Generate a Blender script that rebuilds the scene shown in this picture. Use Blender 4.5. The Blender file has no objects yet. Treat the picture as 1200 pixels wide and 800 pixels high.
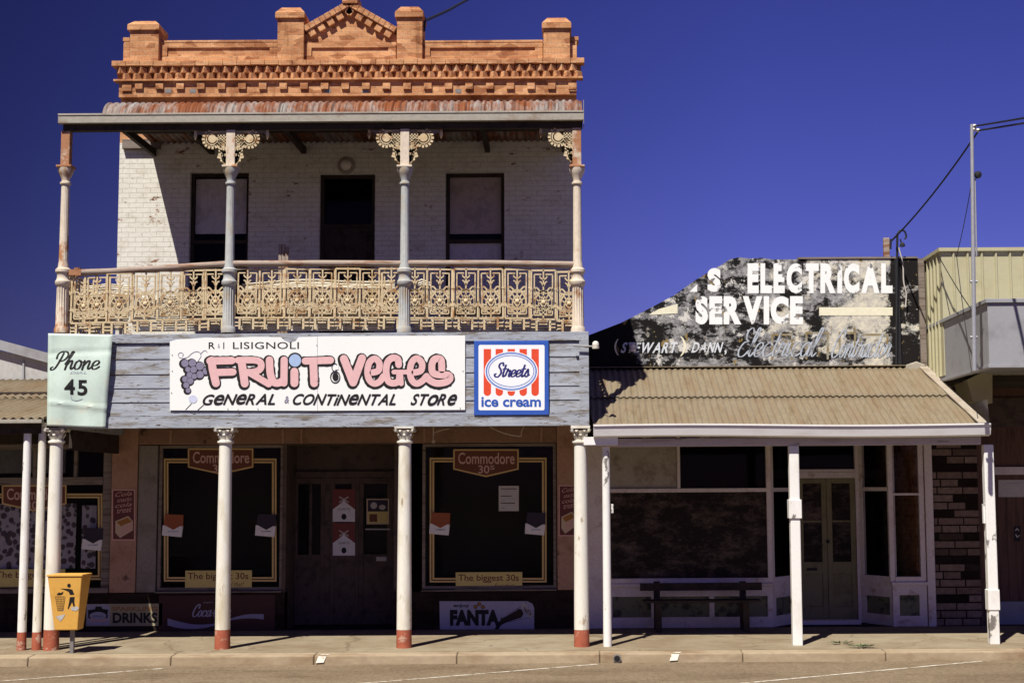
import bpy, bmesh, math, random
from mathutils import Vector, Matrix
random.seed(7)
S = bpy.context.scene
COL = S.collection
R_ = math.radians

# ------------------------------------------------------------------ camera
FPX, CX, CY = 1750.0, 670.0, 400.0          # focal length and lens axis, in pixels of a 1200 x 800 frame
PITCH, ROLL = R_(5.64), R_(0.36)
CAM = Vector((0, -22, 2.25))
_f = Vector((0, math.cos(PITCH), math.sin(PITCH)))
_u0 = Vector((0, -math.sin(PITCH), math.cos(PITCH)))
_r0 = Vector((1, 0, 0))
_r = _r0*math.cos(ROLL) - _u0*math.sin(ROLL)
_u = _u0*math.cos(ROLL) + _r0*math.sin(ROLL)
cam = bpy.data.cameras.new('camera'); camo = bpy.data.objects.new('camera', cam); COL.objects.link(camo)
cam.sensor_width = 36; cam.lens = 36*FPX/1200; cam.shift_x = (600-CX)/1200; cam.shift_y = 0
cam.clip_start = .1; cam.clip_end = 6000
mw = Matrix(((_r.x, _u.x, -_f.x, CAM.x), (_r.y, _u.y, -_f.y, CAM.y), (_r.z, _u.z, -_f.z, CAM.z), (0, 0, 0, 1)))
camo.matrix_world = mw
S.camera = camo

# ------------------------------------------------------------------ light
SUN = Vector((-.45, -1, 1.75)).normalized()      # towards the sun
w = bpy.data.worlds.new('World'); S.world = w; w.use_nodes = True
nt = w.node_tree; nt.nodes.clear()
sky = nt.nodes.new('ShaderNodeTexSky'); sky.sky_type = 'NISHITA'; sky.sun_disc = False
sky.sun_elevation = math.asin(SUN.z); sky.sun_rotation = math.atan2(SUN.x, SUN.y)
sky.altitude = 300; sky.air_density = 1.0; sky.dust_density = .3; sky.ozone_density = 3.0
tint = nt.nodes.new('ShaderNodeMix'); tint.data_type = 'RGBA'; tint.blend_type = 'MULTIPLY'
tint.inputs['Factor'].default_value = 1
tint.inputs['B'].default_value = (.185, .122, .30, 1)    # the deep polarised blue of slide film
geo = nt.nodes.new('ShaderNodeTexCoord'); sx_ = nt.nodes.new('ShaderNodeSeparateXYZ'); nt.links.new(geo.outputs['Generated'], sx_.inputs[0])
pol = nt.nodes.new('ShaderNodeMapRange')                # the polariser darkens the sky towards the left
pol.inputs['From Min'].default_value = -.36; pol.inputs['From Max'].default_value = .12; pol.inputs['To Min'].default_value = .32; pol.inputs['To Max'].default_value = 1.0
nt.links.new(sx_.outputs['X'], pol.inputs['Value'])
pm_ = nt.nodes.new('ShaderNodeMix'); pm_.data_type = 'RGBA'; pm_.blend_type = 'MULTIPLY'; pm_.inputs['Factor'].default_value = 1
gam = nt.nodes.new('ShaderNodeGamma'); gam.inputs['Gamma'].default_value = 1.4
bg = nt.nodes.new('ShaderNodeBackground'); bg.inputs['Strength'].default_value = .085
wo = nt.nodes.new('ShaderNodeOutputWorld')
nt.links.new(sky.outputs['Color'], gam.inputs['Color']); nt.links.new(gam.outputs['Color'], tint.inputs['A']); nt.links.new(tint.outputs['Result'], pm_.inputs['A']); nt.links.new(pol.outputs['Result'], pm_.inputs['B'])
nt.links.new(pm_.outputs['Result'], bg.inputs['Color']); nt.links.new(bg.outputs['Background'], wo.inputs['Surface'])
sl = bpy.data.lights.new('sun', 'SUN'); sl.energy = 5; sl.angle = R_(.5); sl.color = (1, .955, .87)
so = bpy.data.objects.new('sun', sl); COL.objects.link(so)
so.rotation_euler = SUN.to_track_quat('Z', 'Y').to_euler(); so.location = (-10, -20, 30)
S.view_settings.view_transform = 'Standard'; S.view_settings.look = 'None'
S.view_settings.gamma = 1; S.view_settings.use_curve_mapping = False
S.view_settings.exposure = .50

# ------------------------------------------------------------------ picture measures -> metres
def pt(px, py, Y):
    d = _f*FPX + _r*(px-CX) + _u*(CY-py)
    return CAM + d*((Y-CAM.y)/d.y)
def X(px, Y, py=500): return pt(px, py, Y).x
def Z(py, Y, px=600): return pt(px, py, Y).z
def ground_pt(px, py, z):
    d = _f*FPX + _r*(px-CX) + _u*(CY-py)
    return CAM + d*((z-CAM.z)/d.z)

# ------------------------------------------------------------------ materials
MATS = {}
class NT:
    def __init__(s, name):
        s.m = bpy.data.materials.new(name); s.m.use_nodes = True
        s.t = s.m.node_tree; s.b = s.t.nodes['Principled BSDF']; s.out = s.t.nodes['Material Output']
        MATS[name] = s.m
    def n(s, typ, **kw):
        nd = s.t.nodes.new(typ)
        for k, v in kw.items():
            if k in nd.inputs: nd.inputs[k].default_value = v
            else: setattr(nd, k, v)
        return nd
    def l(s, a, b): s.t.links.new(a, b)
    def coord(s, scale=(1, 1, 1), rand=True):
        tc = s.n('ShaderNodeTexCoord'); mp = s.n('ShaderNodeMapping'); mp.inputs['Scale'].default_value = scale
        if rand:
            oi = s.n('ShaderNodeObjectInfo')
            ad = s.n('ShaderNodeVectorMath', operation='MULTIPLY_ADD')
            s.l(oi.outputs['Random'], ad.inputs[0]); ad.inputs[1].default_value = (37, 17, 23)
            s.l(tc.outputs['Object'], ad.inputs[2]); s.l(ad.outputs[0], mp.inputs['Vector'])
        else: s.l(tc.outputs['Object'], mp.inputs['Vector'])
        return mp.outputs['Vector']
    def noise(s, vec, scale, detail=6, rough=.6):
        nd = s.n('ShaderNodeTexNoise', Scale=scale, Detail=detail, Roughness=rough)
        s.l(vec, nd.inputs['Vector']); return nd.outputs['Fac']
    def ramp(s, fac, lo, hi, c0=(0, 0, 0, 1), c1=(1, 1, 1, 1)):
        r = s.n('ShaderNodeValToRGB'); e = r.color_ramp.elements
        e[0].position = lo; e[1].position = hi; e[0].color = c0; e[1].color = c1
        s.l(fac, r.inputs['Fac']); return r.outputs['Color']
    def mix(s, fac, a, b, mode='MIX'):
        m = s.n('ShaderNodeMix', data_type='RGBA', blend_type=mode)
        for v, key in ((fac, 'Factor'), (a, 'A'), (b, 'B')):
            if isinstance(v, (int, float)): m.inputs[key].default_value = v
            elif isinstance(v, tuple): m.inputs[key].default_value = (*v[:3], 1)
            else: s.l(v, m.inputs[key])
        return m.outputs['Result']
    def col(s, c):
        if isinstance(c, tuple): s.b.inputs['Base Color'].default_value = (*c[:3], 1)
        else: s.l(c, s.b.inputs['Base Color'])
    def bump(s, h, strength=.3, dist=.01):
        b = s.n('ShaderNodeBump', Strength=strength, Distance=dist); s.l(h, b.inputs['Height'])
        s.l(b.outputs['Normal'], s.b.inputs['Normal'])
    def rough(s, v, spec=.3):
        s.b.inputs['Roughness'].default_value = v; s.b.inputs['Specular IOR Level'].default_value = spec

def worn(name, base, other, dirt=None, scale=6, stretch=(1, 1, 1), lo=.5, hi=.6, rough=.75, bump=.25, spec=.25, vary=.12, dscale=2.5, dlo=.52, dhi=.75):
    """paint (base) worn through to (other), with soft dirt"""
    t = NT(name); v = t.coord(stretch)
    f = t.ramp(t.noise(v, scale, 8, .65), lo, hi)
    fine = t.noise(v, scale*9, 4)
    b = t.mix(t.ramp(fine, .3, .7), tuple(c*(1-vary) for c in base), tuple(min(1, c*(1+vary)) for c in base))
    c = t.mix(f, b, other)
    if dirt:
        c = t.mix(t.ramp(t.noise(v, dscale, 5), dlo, dhi), c, t.mix(1.0, c, dirt, 'MULTIPLY'))
    t.col(c); t.rough(rough, spec)
    if bump:
        h = t.mix(.5, f, fine); t.bump(h, bump, .006)
    return t.m

def plain(name, c, rough=.6, vary=.08, spec=.3, scale=20, metallic=0):
    t = NT(name); v = t.coord()
    a = t.mix(t.ramp(t.noise(v, scale, 5), .3, .7), tuple(x*(1-vary) for x in c), tuple(min(1, x*(1+vary)) for x in c))
    t.col(a); t.rough(rough, spec); t.b.inputs['Metallic'].default_value = metallic
    return t.m

def brick(name, c1, c2, mortar, paint=None, peel=(.56, .6), bw=.235, rh=.083, ms=.006, bump=.5):
    t = NT(name); tc = t.n('ShaderNodeTexCoord'); sp = t.n('ShaderNodeSeparateXYZ'); t.l(tc.outputs['Object'], sp.inputs[0])
    ad = t.n('ShaderNodeMath', operation='ADD'); t.l(sp.outputs['X'], ad.inputs[0]); t.l(sp.outputs['Y'], ad.inputs[1])
    cb = t.n('ShaderNodeCombineXYZ'); t.l(ad.outputs[0], cb.inputs['X']); t.l(sp.outputs['Z'], cb.inputs['Y'])
    nz = t.n('ShaderNodeTexNoise', Scale=7.0, Detail=2.0); t.l(tc.outputs['Object'], nz.inputs['Vector'])
    wob = t.n('ShaderNodeVectorMath', operation='MULTIPLY_ADD'); t.l(nz.outputs['Color'], wob.inputs[0]); wob.inputs[1].default_value = (.02, .02, 0)
    t.l(cb.outputs[0], wob.inputs[2])
    bk = t.n('ShaderNodeTexBrick'); t.l(wob.outputs[0], bk.inputs['Vector'])
    for k, v in (('Color1', (*c1, 1)), ('Color2', (*c2, 1)), ('Mortar', (*mortar, 1)), ('Scale', 1.0), ('Mortar Size', ms), ('Mortar Smooth', .2), ('Bias', -.1), ('Brick Width', bw), ('Row Height', rh)):
        bk.inputs[k].default_value = v
    v = t.coord(rand=False)
    big = t.noise(v, 1.2, 6); fine = t.noise(v, 45, 5)
    c = t.mix(t.ramp(fine, .35, .7), bk.outputs['Color'], t.mix(1.0, bk.outputs['Color'], (.72, .66, .6), 'MULTIPLY'))
    c = t.mix(t.ramp(big, .48, .70), c, t.mix(1.0, c, (.66, .58, .54), 'MULTIPLY'))
    c = t.mix(t.ramp(t.noise(t.coord((3.5, 3.5, .5), rand=False), 1.6, 7, .7), .56, .72), c, t.mix(1.0, c, (.55, .48, .45), 'MULTIPLY'))
    cell = t.n('ShaderNodeTexVoronoi', Scale=5.0); t.l(t.coord((.9, .9, 2.4), rand=False), cell.inputs['Vector'])
    sc = t.n('ShaderNodeSeparateXYZ'); t.l(cell.outputs['Color'], sc.inputs[0])
    c = t.mix(t.ramp(sc.outputs['X'], .62, .9), c, t.mix(.5, c, t.mix(1.0, c, (1.25, 1.35, 1.5), 'MULTIPLY')))
    c = t.mix(t.ramp(sc.outputs['Y'], .68, .9), c, t.mix(1.0, c, (.66, .56, .52), 'MULTIPLY'))
    h = t.mix(.25, bk.outputs['Fac'], fine)
    if paint:
        mask = t.ramp(t.noise(t.coord((1.2, 1.2, 2.6), rand=False), 2.2, 9, .72), *peel)
        pc = t.mix(t.ramp(t.noise(v, 14, 5), .3, .7), tuple(x*.86 for x in paint), paint)
        pc = t.mix(t.ramp(bk.outputs['Fac'], .2, .9), pc, t.mix(1.0, pc, (.8, .78, .74), 'MULTIPLY'))
        pc = t.mix(t.ramp(t.noise(t.coord((1, 1, 1.5), rand=False), 3.0, 8, .7), .5, .7), pc, t.mix(1.0, pc, (.80, .77, .71), 'MULTIPLY'))
        c = t.mix(mask, pc, c)
    t.col(c); t.rough(.9, .15)
    inv = t.n('ShaderNodeInvert'); t.l(h, inv.inputs['Color']); t.bump(inv.outputs[0], bump, .008)
    return t.m

brick('orange_brick', (.68, .37, .18), (.49, .225, .105), (.50, .34, .21), ms=.004)
brick('painted_brick', (.30, .12, .06), (.24, .10, .055), (.34, .26, .2), paint=(.74, .715, .645), peel=(.59, .64), bump=.55)
brick('side_brick', (.40, .18, .09), (.33, .13, .065), (.36, .28, .2))
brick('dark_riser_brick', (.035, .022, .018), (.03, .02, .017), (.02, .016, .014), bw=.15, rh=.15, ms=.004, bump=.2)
worn('pink_render', (.42, .25, .17), (.12, .07, .05), (.62, .55, .5), scale=2.2, lo=.62, hi=.66, rough=.9, bump=.4)
worn('grey_render', (.25, .22, .19), (.12, .10, .08), (.6, .55, .5), scale=3, lo=.62, hi=.7, rough=.9)
worn('iron_tan', (.205, .165, .108), (.19, .135, .08), (.74, .66, .56), scale=1.6, stretch=(3, .5, .5), lo=.45, hi=.7, rough=.7, bump=.1, dscale=3)
worn('flash_tan', (.36, .31, .25), (.25, .19, .13), (.8, .75, .7), scale=3, lo=.5, hi=.65, rough=.7)
worn('iron_dull', (.20, .16, .12), (.14, .09, .05), None, scale=2, stretch=(4, .5, .5), rough=.8)
# rusty galvanised
t = NT('iron_rust'); v = t.coord((.75, .12, .25))
f = t.ramp(t.noise(v, 2.0, 8, .8), .40, .52)
c = t.mix(f, (.27, .265, .25), (.19, .055, .014))
c = t.mix(t.ramp(t.noise(t.coord((9, .3, .5)), 2.2, 6), .50, .62), c, t.mix(1.0, c, (.38, .30, .26), 'MULTIPLY'))
c = t.mix(t.ramp(t.noise(t.coord((2, 1, 1)), 2.3, 5), .5, .62), c, t.mix(.12, c, (.50, .46, .40)))
t.col(c); t.rough(.65, .3)
# weathered blue-grey boards
t = NT('blue_boards'); v = t.coord((.35, 1, 2.2)); v2 = t.coord((.9, 1, 5))
pl = t.ramp(t.noise(v, 5, 10, .76), .50, .60); gr = t.noise(t.coord((1.2, 1, 40)), 3, 5)
wood = t.mix(t.ramp(gr, .3, .7), (.10, .085, .075), (.30, .265, .22))
pnt = t.mix(t.ramp(t.noise(v2, 3, 6), .35, .7), (.29, .31, .355), (.42, .445, .49))
c = t.mix(pl, pnt, wood)
c = t.mix(t.ramp(t.noise(t.coord((.5, 1, 9)), 3.2, 9, .8), .56, .64), c, (.20, .18, .16))
c = t.mix(t.ramp(t.noise(v2, 6, 8, .75), .585, .63), c, (.07, .05, .04))
t.col(c); t.rough(.85, .2); t.bump(t.mix(.5, pl, gr), .5, .006)
worn('timber_grey', (.23, .19, .16), (.12, .09, .07), (.6, .5, .45), scale=4, stretch=(.5, 1, 6), lo=.5, hi=.65, rough=.9)
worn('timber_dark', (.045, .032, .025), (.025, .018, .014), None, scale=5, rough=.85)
worn('rail_timber', (.34, .27, .22), (.22, .10, .05), (.6, .5, .45), scale=3, stretch=(.6, 1, 5), lo=.5, hi=.62, rough=.85)
worn('cast_cream', (.60, .48, .30), (.34, .17, .065), (.8, .7, .55), scale=7, lo=.52, hi=.66, rough=.7, bump=.3)
worn('post_cream', (.62, .53, .42), (.38, .17, .07), (.75, .68, .6), scale=3.2, stretch=(1, 1, .6), lo=.56, hi=.64, rough=.7)
worn('post_rusty', (.36, .17, .085), (.55, .45, .34), (.6, .5, .4), scale=2.6, lo=.54, hi=.62, rough=.8)
worn('post_bluegrey', (.40, .41, .40), (.42, .33, .22), (.8, .7, .6), scale=2.6, stretch=(1, 1, .5), lo=.53, hi=.64, rough=.7)
worn('post_white', (.74, .71, .62), (.42, .33, .23), (.74, .68, .56), scale=4, stretch=(1.5, 1.5, .5), lo=.60, hi=.66, rough=.6, vary=.05)
worn('post_peel', (.78, .76, .72), (.22, .20, .19), (.8, .78, .72), scale=5, stretch=(1, 1, .5), lo=.6, hi=.63, rough=.7, vary=.05)
worn('red_base', (.36, .10, .055), (.50, .33, .24), (.7, .6, .55), scale=7, lo=.57, hi=.63, rough=.75)
worn('gutter_grey', (.34, .31, .26), (.22, .15, .1), None, scale=3, stretch=(.6, 1, 1), lo=.55, hi=.7, rough=.6)
worn('white_paint', (.80, .78, .76), (.45, .38, .32), (.85, .82, .78), scale=4, stretch=(.5, 1, 2), lo=.68, hi=.72, rough=.6, vary=.04)
worn('beam_paint', (.52, .45, .41), (.2, .15, .12), (.7, .6, .55), scale=4, stretch=(.5, 1, 3), lo=.6, hi=.68, rough=.8)
worn('lilac_trim', (.66, .585, .56), (.40, .28, .21), (.8, .7, .65), scale=4, lo=.58, hi=.7, rough=.75)
worn('olive_panel', (.16, .16, .10), (.05, .05, .04), None, scale=5, rough=.8)
worn('green_door', (.21, .19, .10), (.13, .11, .07), (.7, .65, .6), scale=4, lo=.58, hi=.7, rough=.7)
worn('brown_door', (.10, .07, .055), (.06, .045, .035), None, scale=5, rough=.75)
t = NT('concrete'); v = t.coord(rand=False)
c = t.mix(t.ramp(t.noise(v, 1.1, 8, .7), .38, .66), (.32, .27, .19), (.225, .17, .11))
c = t.mix(t.ramp(t.noise(t.coord((.6, 2.5, 1), rand=False), 3.2, 8, .75), .54, .66), c, t.mix(1.0, c, (.7, .64, .58), 'MULTIPLY'))
sp_ = t.noise(v, 55, 5, .8); c = t.mix(t.ramp(sp_, .3, .7), t.mix(1.0, c, (.8, .78, .75), 'MULTIPLY'), c)
vo = t.n('ShaderNodeTexVoronoi', Scale=.55, feature='DISTANCE_TO_EDGE'); nz = t.n('ShaderNodeTexNoise', Scale=2.0, Detail=6.0); t.l(v, nz.inputs['Vector'])
wv = t.n('ShaderNodeVectorMath', operation='MULTIPLY_ADD'); t.l(nz.outputs['Color'], wv.inputs[0]); wv.inputs[1].default_value = (.7, .7, 0); t.l(v, wv.inputs[2]); t.l(wv.outputs[0], vo.inputs['Vector'])
c = t.mix(t.ramp(vo.outputs['Distance'], .003, .009), (.17, .13, .085), c)
t.col(c); t.rough(.95, .1); t.bump(sp_, .3, .006)
worn('kerb_concrete', (.34, .265, .175), (.26, .19, .115), (.6, .5, .42), scale=1.8, stretch=(.5, 1, 1), lo=.45, hi=.68, rough=.95, bump=.3)
worn('bounce_cut_dark', (.055, .048, .042), (.035, .03, .028), None, scale=20, rough=.95)
# tan sealed road
t = NT('asphalt'); v = t.coord(rand=False)
sp_ = t.noise(v, 22, 8, .9); md = t.noise(t.coord((.35, 1, 1), rand=False), 1.1, 6)
c = t.mix(t.ramp(sp_, .36, .64), (.10, .072, .045), (.30, .23, .15))
c = t.mix(t.ramp(t.noise(t.coord((.5, 3, 1), rand=False), 2.6, 8, .75), .55, .68), c, t.mix(1.0, c, (.5, .45, .42), 'MULTIPLY'))
c = t.mix(t.ramp(md, .48, .75), c, t.mix(1.0, c, (.62, .58, .55), 'MULTIPLY'))
t.col(c); t.rough(.95, .1); t.bump(sp_, .6, .01)
worn('kerb_paint', (.72, .68, .58), (.36, .28, .18), None, scale=14, lo=.54, hi=.62, rough=.9)
worn('road_paint', (.55, .50, .42), (.24, .18, .11), None, scale=9, lo=.46, hi=.6, rough=.9)
worn('dust', (.09, .07, .05), (.07, .055, .04), None, scale=.5, rough=1)
worn('sign_white', (.83, .83, .80), (.6, .58, .55), None, scale=5, lo=.7, hi=.78, rough=.5, vary=.02, bump=.05)
worn('sign_mint', (.55, .66, .585), (.62, .58, .44), (.86, .86, .84), scale=2.2, lo=.55, hi=.75, rough=.55, vary=.04, bump=.1, dscale=3)
plain('ink', (.012, .010, .010), .6); plain('ink_brown', (.035, .018, .014), .7)
plain('pink', (.72, .44, .44), .6, .06); plain('sky_blue_paint', (.36, .48, .70), .6); plain('grape', (.22, .20, .29), .6)
plain('pale_lilac', (.56, .58, .72), .6)
plain('enamel_blue', (.035, .10, .42), .4); plain('enamel_white', (.84, .84, .85), .4, .02); plain('enamel_red', (.72, .075, .03), .4)
plain('navy', (.03, .03, .16), .5); plain('pale_blue', (.42, .52, .78), .5)
worn('bin_yellow', (.66, .36, .075), (.55, .38, .22), (.8, .75, .7), scale=4, lo=.66, hi=.7, rough=.5, vary=.05, bump=.05)
plain('steel_grey', (.22, .21, .20), .5, metallic=.3); plain('galv', (.42, .42, .44), .45, metallic=.4)
plain('cig_brown', (.15, .05, .026), .6); plain('cig_rust', (.30, .085, .03), .6); plain('gold', (.62, .43, .18), .6); plain('cig_text', (.62, .40, .34), .6)
plain('strip_yellow', (.62, .50, .17), .6); plain('pack_white', (.72, .69, .68), .6); plain('pack_navy', (.03, .022, .035), .6)
plain('poster_maroon', (.13, .035, .035), .6); plain('poster_pink', (.60, .36, .30), .6); plain('poster_cream', (.55, .42, .28), .6)
plain('poster_red', (.19, .045, .035), .6); plain('paper', (.50, .46, .42), .8); plain('sign_lilac', (.40, .38, .47), .6); plain('sign_khaki', (.38, .33, .2), .6)
plain('swoosh', (.34, .31, .40), .6); plain('cola_red', (.05, .012, .012), .5); plain('orange', (.34, .15, .03), .6)
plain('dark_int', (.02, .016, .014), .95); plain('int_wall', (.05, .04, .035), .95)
worn('fantail_blind', (.82, .76, .78), (.66, .61, .62), None, scale=3, rough=.9); worn('brown_blind', (.68, .56, .52), (.52, .43, .40), None, scale=3, rough=.9)
worn('cream_board', (.36, .32, .27), (.26, .22, .18), (.7, .65, .6), scale=3, rough=.9)
worn('bamboo', (.70, .65, .54), (.46, .36, .22), None, scale=12, stretch=(.4, 1, 3), rough=.8)
t = NT('curtain'); v = t.coord(rand=False)
vo = t.n('ShaderNodeTexVoronoi', Scale=9.5); t.l(v, vo.inputs['Vector'])
t.col(t.mix(t.ramp(t.mix(.18, vo.outputs['Distance'], t.noise(v, 26, 3)), .44, .52), (.10, .075, .09), (.46, .42, .47))); t.rough(.9)
# beige profiled cladding / grey fascia
worn('cladding', (.43, .40, .255), (.40, .36, .22), (.85, .82, .75), scale=2, lo=.5, hi=.75, rough=.55, vary=.03, bump=.03)
worn('awning_grey', (.31, .31, .325), (.26, .25, .26), (.72, .7, .68), scale=2.4, lo=.55, hi=.75, rough=.7, vary=.03)
worn('asbestos', (.45, .44, .42), (.36, .34, .32), (.8, .78, .74), scale=1.5, rough=.85)
worn('brown_wall', (.13, .07, .05), (.08, .045, .035), None, scale=5, stretch=(4, 4, .4), rough=.8)
t = NT('strip_stone'); tc = t.n('ShaderNodeTexCoord'); sp = t.n('ShaderNodeSeparateXYZ'); t.l(tc.outputs['Object'], sp.inputs[0])
cb = t.n('ShaderNodeCombineXYZ'); t.l(sp.outputs['X'], cb.inputs['X']); t.l(sp.outputs['Z'], cb.inputs['Y'])
bk = t.n('ShaderNodeTexBrick', offset=.37, offset_frequency=2, squash=.7, squash_frequency=3); t.l(cb.outputs[0], bk.inputs['Vector'])
for k_, v_ in (('Color1', (.40, .29, .23, 1)), ('Color2', (.018, .013, .011, 1)), ('Mortar', (.02, .015, .012, 1)), ('Scale', 1.0), ('Mortar Size', .011), ('Mortar Smooth', .1), ('Bias', -.42), ('Brick Width', .42), ('Row Height', .125)): bk.inputs[k_].default_value = v_
bk.inputs['Color1'].default_value = (0, 0, 0, 1); bk.inputs['Color2'].default_value = (1, 1, 1, 1); bk.inputs['Mortar'].default_value = (1, 1, 1, 1); bk.inputs['Bias'].default_value = 0
cc = t.mix(t.ramp(bk.outputs['Color'], .66, .70), t.mix(t.ramp(bk.outputs['Color'], .1, .6), (.27, .20, .16), (.20, .14, .11)), (.022, .015, .012))
cc = t.mix(t.ramp(t.noise(t.coord(rand=False), 18, 6), .35, .7), cc, t.mix(1.0, cc, (.6, .58, .56), 'MULTIPLY'))
t.col(cc); t.rough(.95, .1); iv = t.n('ShaderNodeInvert'); t.l(bk.outputs['Fac'], iv.inputs['Color']); t.bump(iv.outputs[0], .8, .012)
# the peeling painted sign wall: layers of black, white, grey and cream with ghost strokes
t = NT('sign_wall'); v = t.coord((1, 1, 1.15), rand=False); vv = t.coord((.8, 1, 1.4), rand=False)
n1 = t.noise(v, 1.5, 10, .7); n2 = t.noise(vv, 2.3, 10, .74); n3 = t.noise(v, 9, 8, .75)
g = t.mix(t.ramp(n3, .38, .62), (.09, .088, .09), (.40, .395, .39))
mrL = t.n('ShaderNodeMapRange'); 
c = t.mix(t.ramp(n2, .475, .515), g, (.010, .009, .009))
c = t.mix(t.ramp(t.noise(v, 3.3, 10, .74), .56, .585), c, (.60, .58, .53))
c0_ = c
# paler and creamier to the right, blacker at the far right strip
sx = t.n('ShaderNodeSeparateXYZ'); tc_ = t.n('ShaderNodeTexCoord'); t.l(tc_.outputs['Object'], sx.inputs[0])
mr = t.n('ShaderNodeMapRange'); t.l(sx.outputs['X'], mr.inputs['Value'])
mr.inputs['From Min'].default_value = -.3; mr.inputs['From Max'].default_value = 1.2; mr.inputs['To Max'].default_value = .13
ad = t.n('ShaderNodeMath', operation='ADD'); t.l(n1, ad.inputs[0]); t.l(mr.outputs[0], ad.inputs[1])
pale = t.mix(t.ramp(n3, .4, .62), (.42, .40, .36), (.68, .63, .50))
c = t.mix(t.ramp(ad.outputs[0], .60, .66), c, pale)
mr2 = t.n('ShaderNodeMapRange'); t.l(sx.outputs['X'], mr2.inputs['Value']); mr2.inputs['From Min'].default_value = 2.02; mr2.inputs['From Max'].default_value = 2.12; mr2.inputs['To Min'].default_value = -.12; mr2.inputs['To Max'].default_value = .12
ad2 = t.n('ShaderNodeMath', operation='ADD'); t.l(n2, ad2.inputs[0]); t.l(mr2.outputs[0], ad2.inputs[1])
c = t.mix(t.ramp(ad2.outputs[0], .53, .57), c, (.012, .010, .010))
mrL.inputs['From Min'].default_value = -2.3; mrL.inputs['From Max'].default_value = -2.0; mrL.inputs['To Min'].default_value = .3; mrL.inputs['To Max'].default_value = 0; t.l(sx.outputs['X'], mrL.inputs['Value'])
ad3 = t.n('ShaderNodeMath', operation='ADD'); t.l(n2, ad3.inputs[0]); t.l(mrL.outputs[0], ad3.inputs[1])
c = t.mix(t.ramp(ad3.outputs[0], .60, .64), c, (.010, .009, .009))
for zj in (1.62, 0.0):
    pass
oc = t.ramp(t.noise(t.coord((1.5, 1, .9), rand=False), 3.4, 6, .6), .62, .65)
c = t.mix(oc, c, (.24, .17, .06))
t.col(c); t.rough(.9, .15); t.bump(t.mix(.5, n2, n3), .5, .01)
worn('ghost_ochre', (.22, .16, .06), (.3, .28, .22), None, scale=5, lo=.42, hi=.58); worn('ghost_blue', (.42, .46, .52), (.22, .23, .25), None, scale=8, lo=.5, hi=.62)
worn('white_letter', (.82, .82, .80), (.16, .155, .15), None, scale=4, lo=.575, hi=.615, rough=.85, vary=.04)
worn('worn_letter', (.60, .63, .66), (.24, .23, .22), None, scale=6, lo=.54, hi=.64, rough=.85); plain('cream_bar', (.74, .70, .53), .8, .06)
plain('porcelain', (.75, .70, .62), .3); plain('wire_black', (.015, .015, .018), .6); plain('weed', (.05, .09, .03), .9)
# window glass: clear, with a faint mirror
t = NT('glass'); t.t.nodes.remove(t.b)
tr = t.n('ShaderNodeBsdfTransparent'); tr.inputs['Color'].default_value = (.92, .92, .92, 1)
gl = t.n('ShaderNodeBsdfGlossy', Roughness=.03); lw = t.n('ShaderNodeFresnel', IOR=1.14)
mx = t.n('ShaderNodeMixShader'); t.l(lw.outputs[0], mx.inputs[0]); t.l(tr.outputs[0], mx.inputs[1]); t.l(gl.outputs[0], mx.inputs[2]); t.l(mx.outputs[0], t.out.inputs['Surface'])
t = NT('dirty_glass'); v = t.coord(rand=False)
t.col(t.mix(t.ramp(t.noise(t.coord((.8, 1, 1.5), rand=False), 2.4, 12, .84), .48, .70), (.016, .011, .009), (.16, .118, .09))); t.rough(.6, .12)

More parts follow.
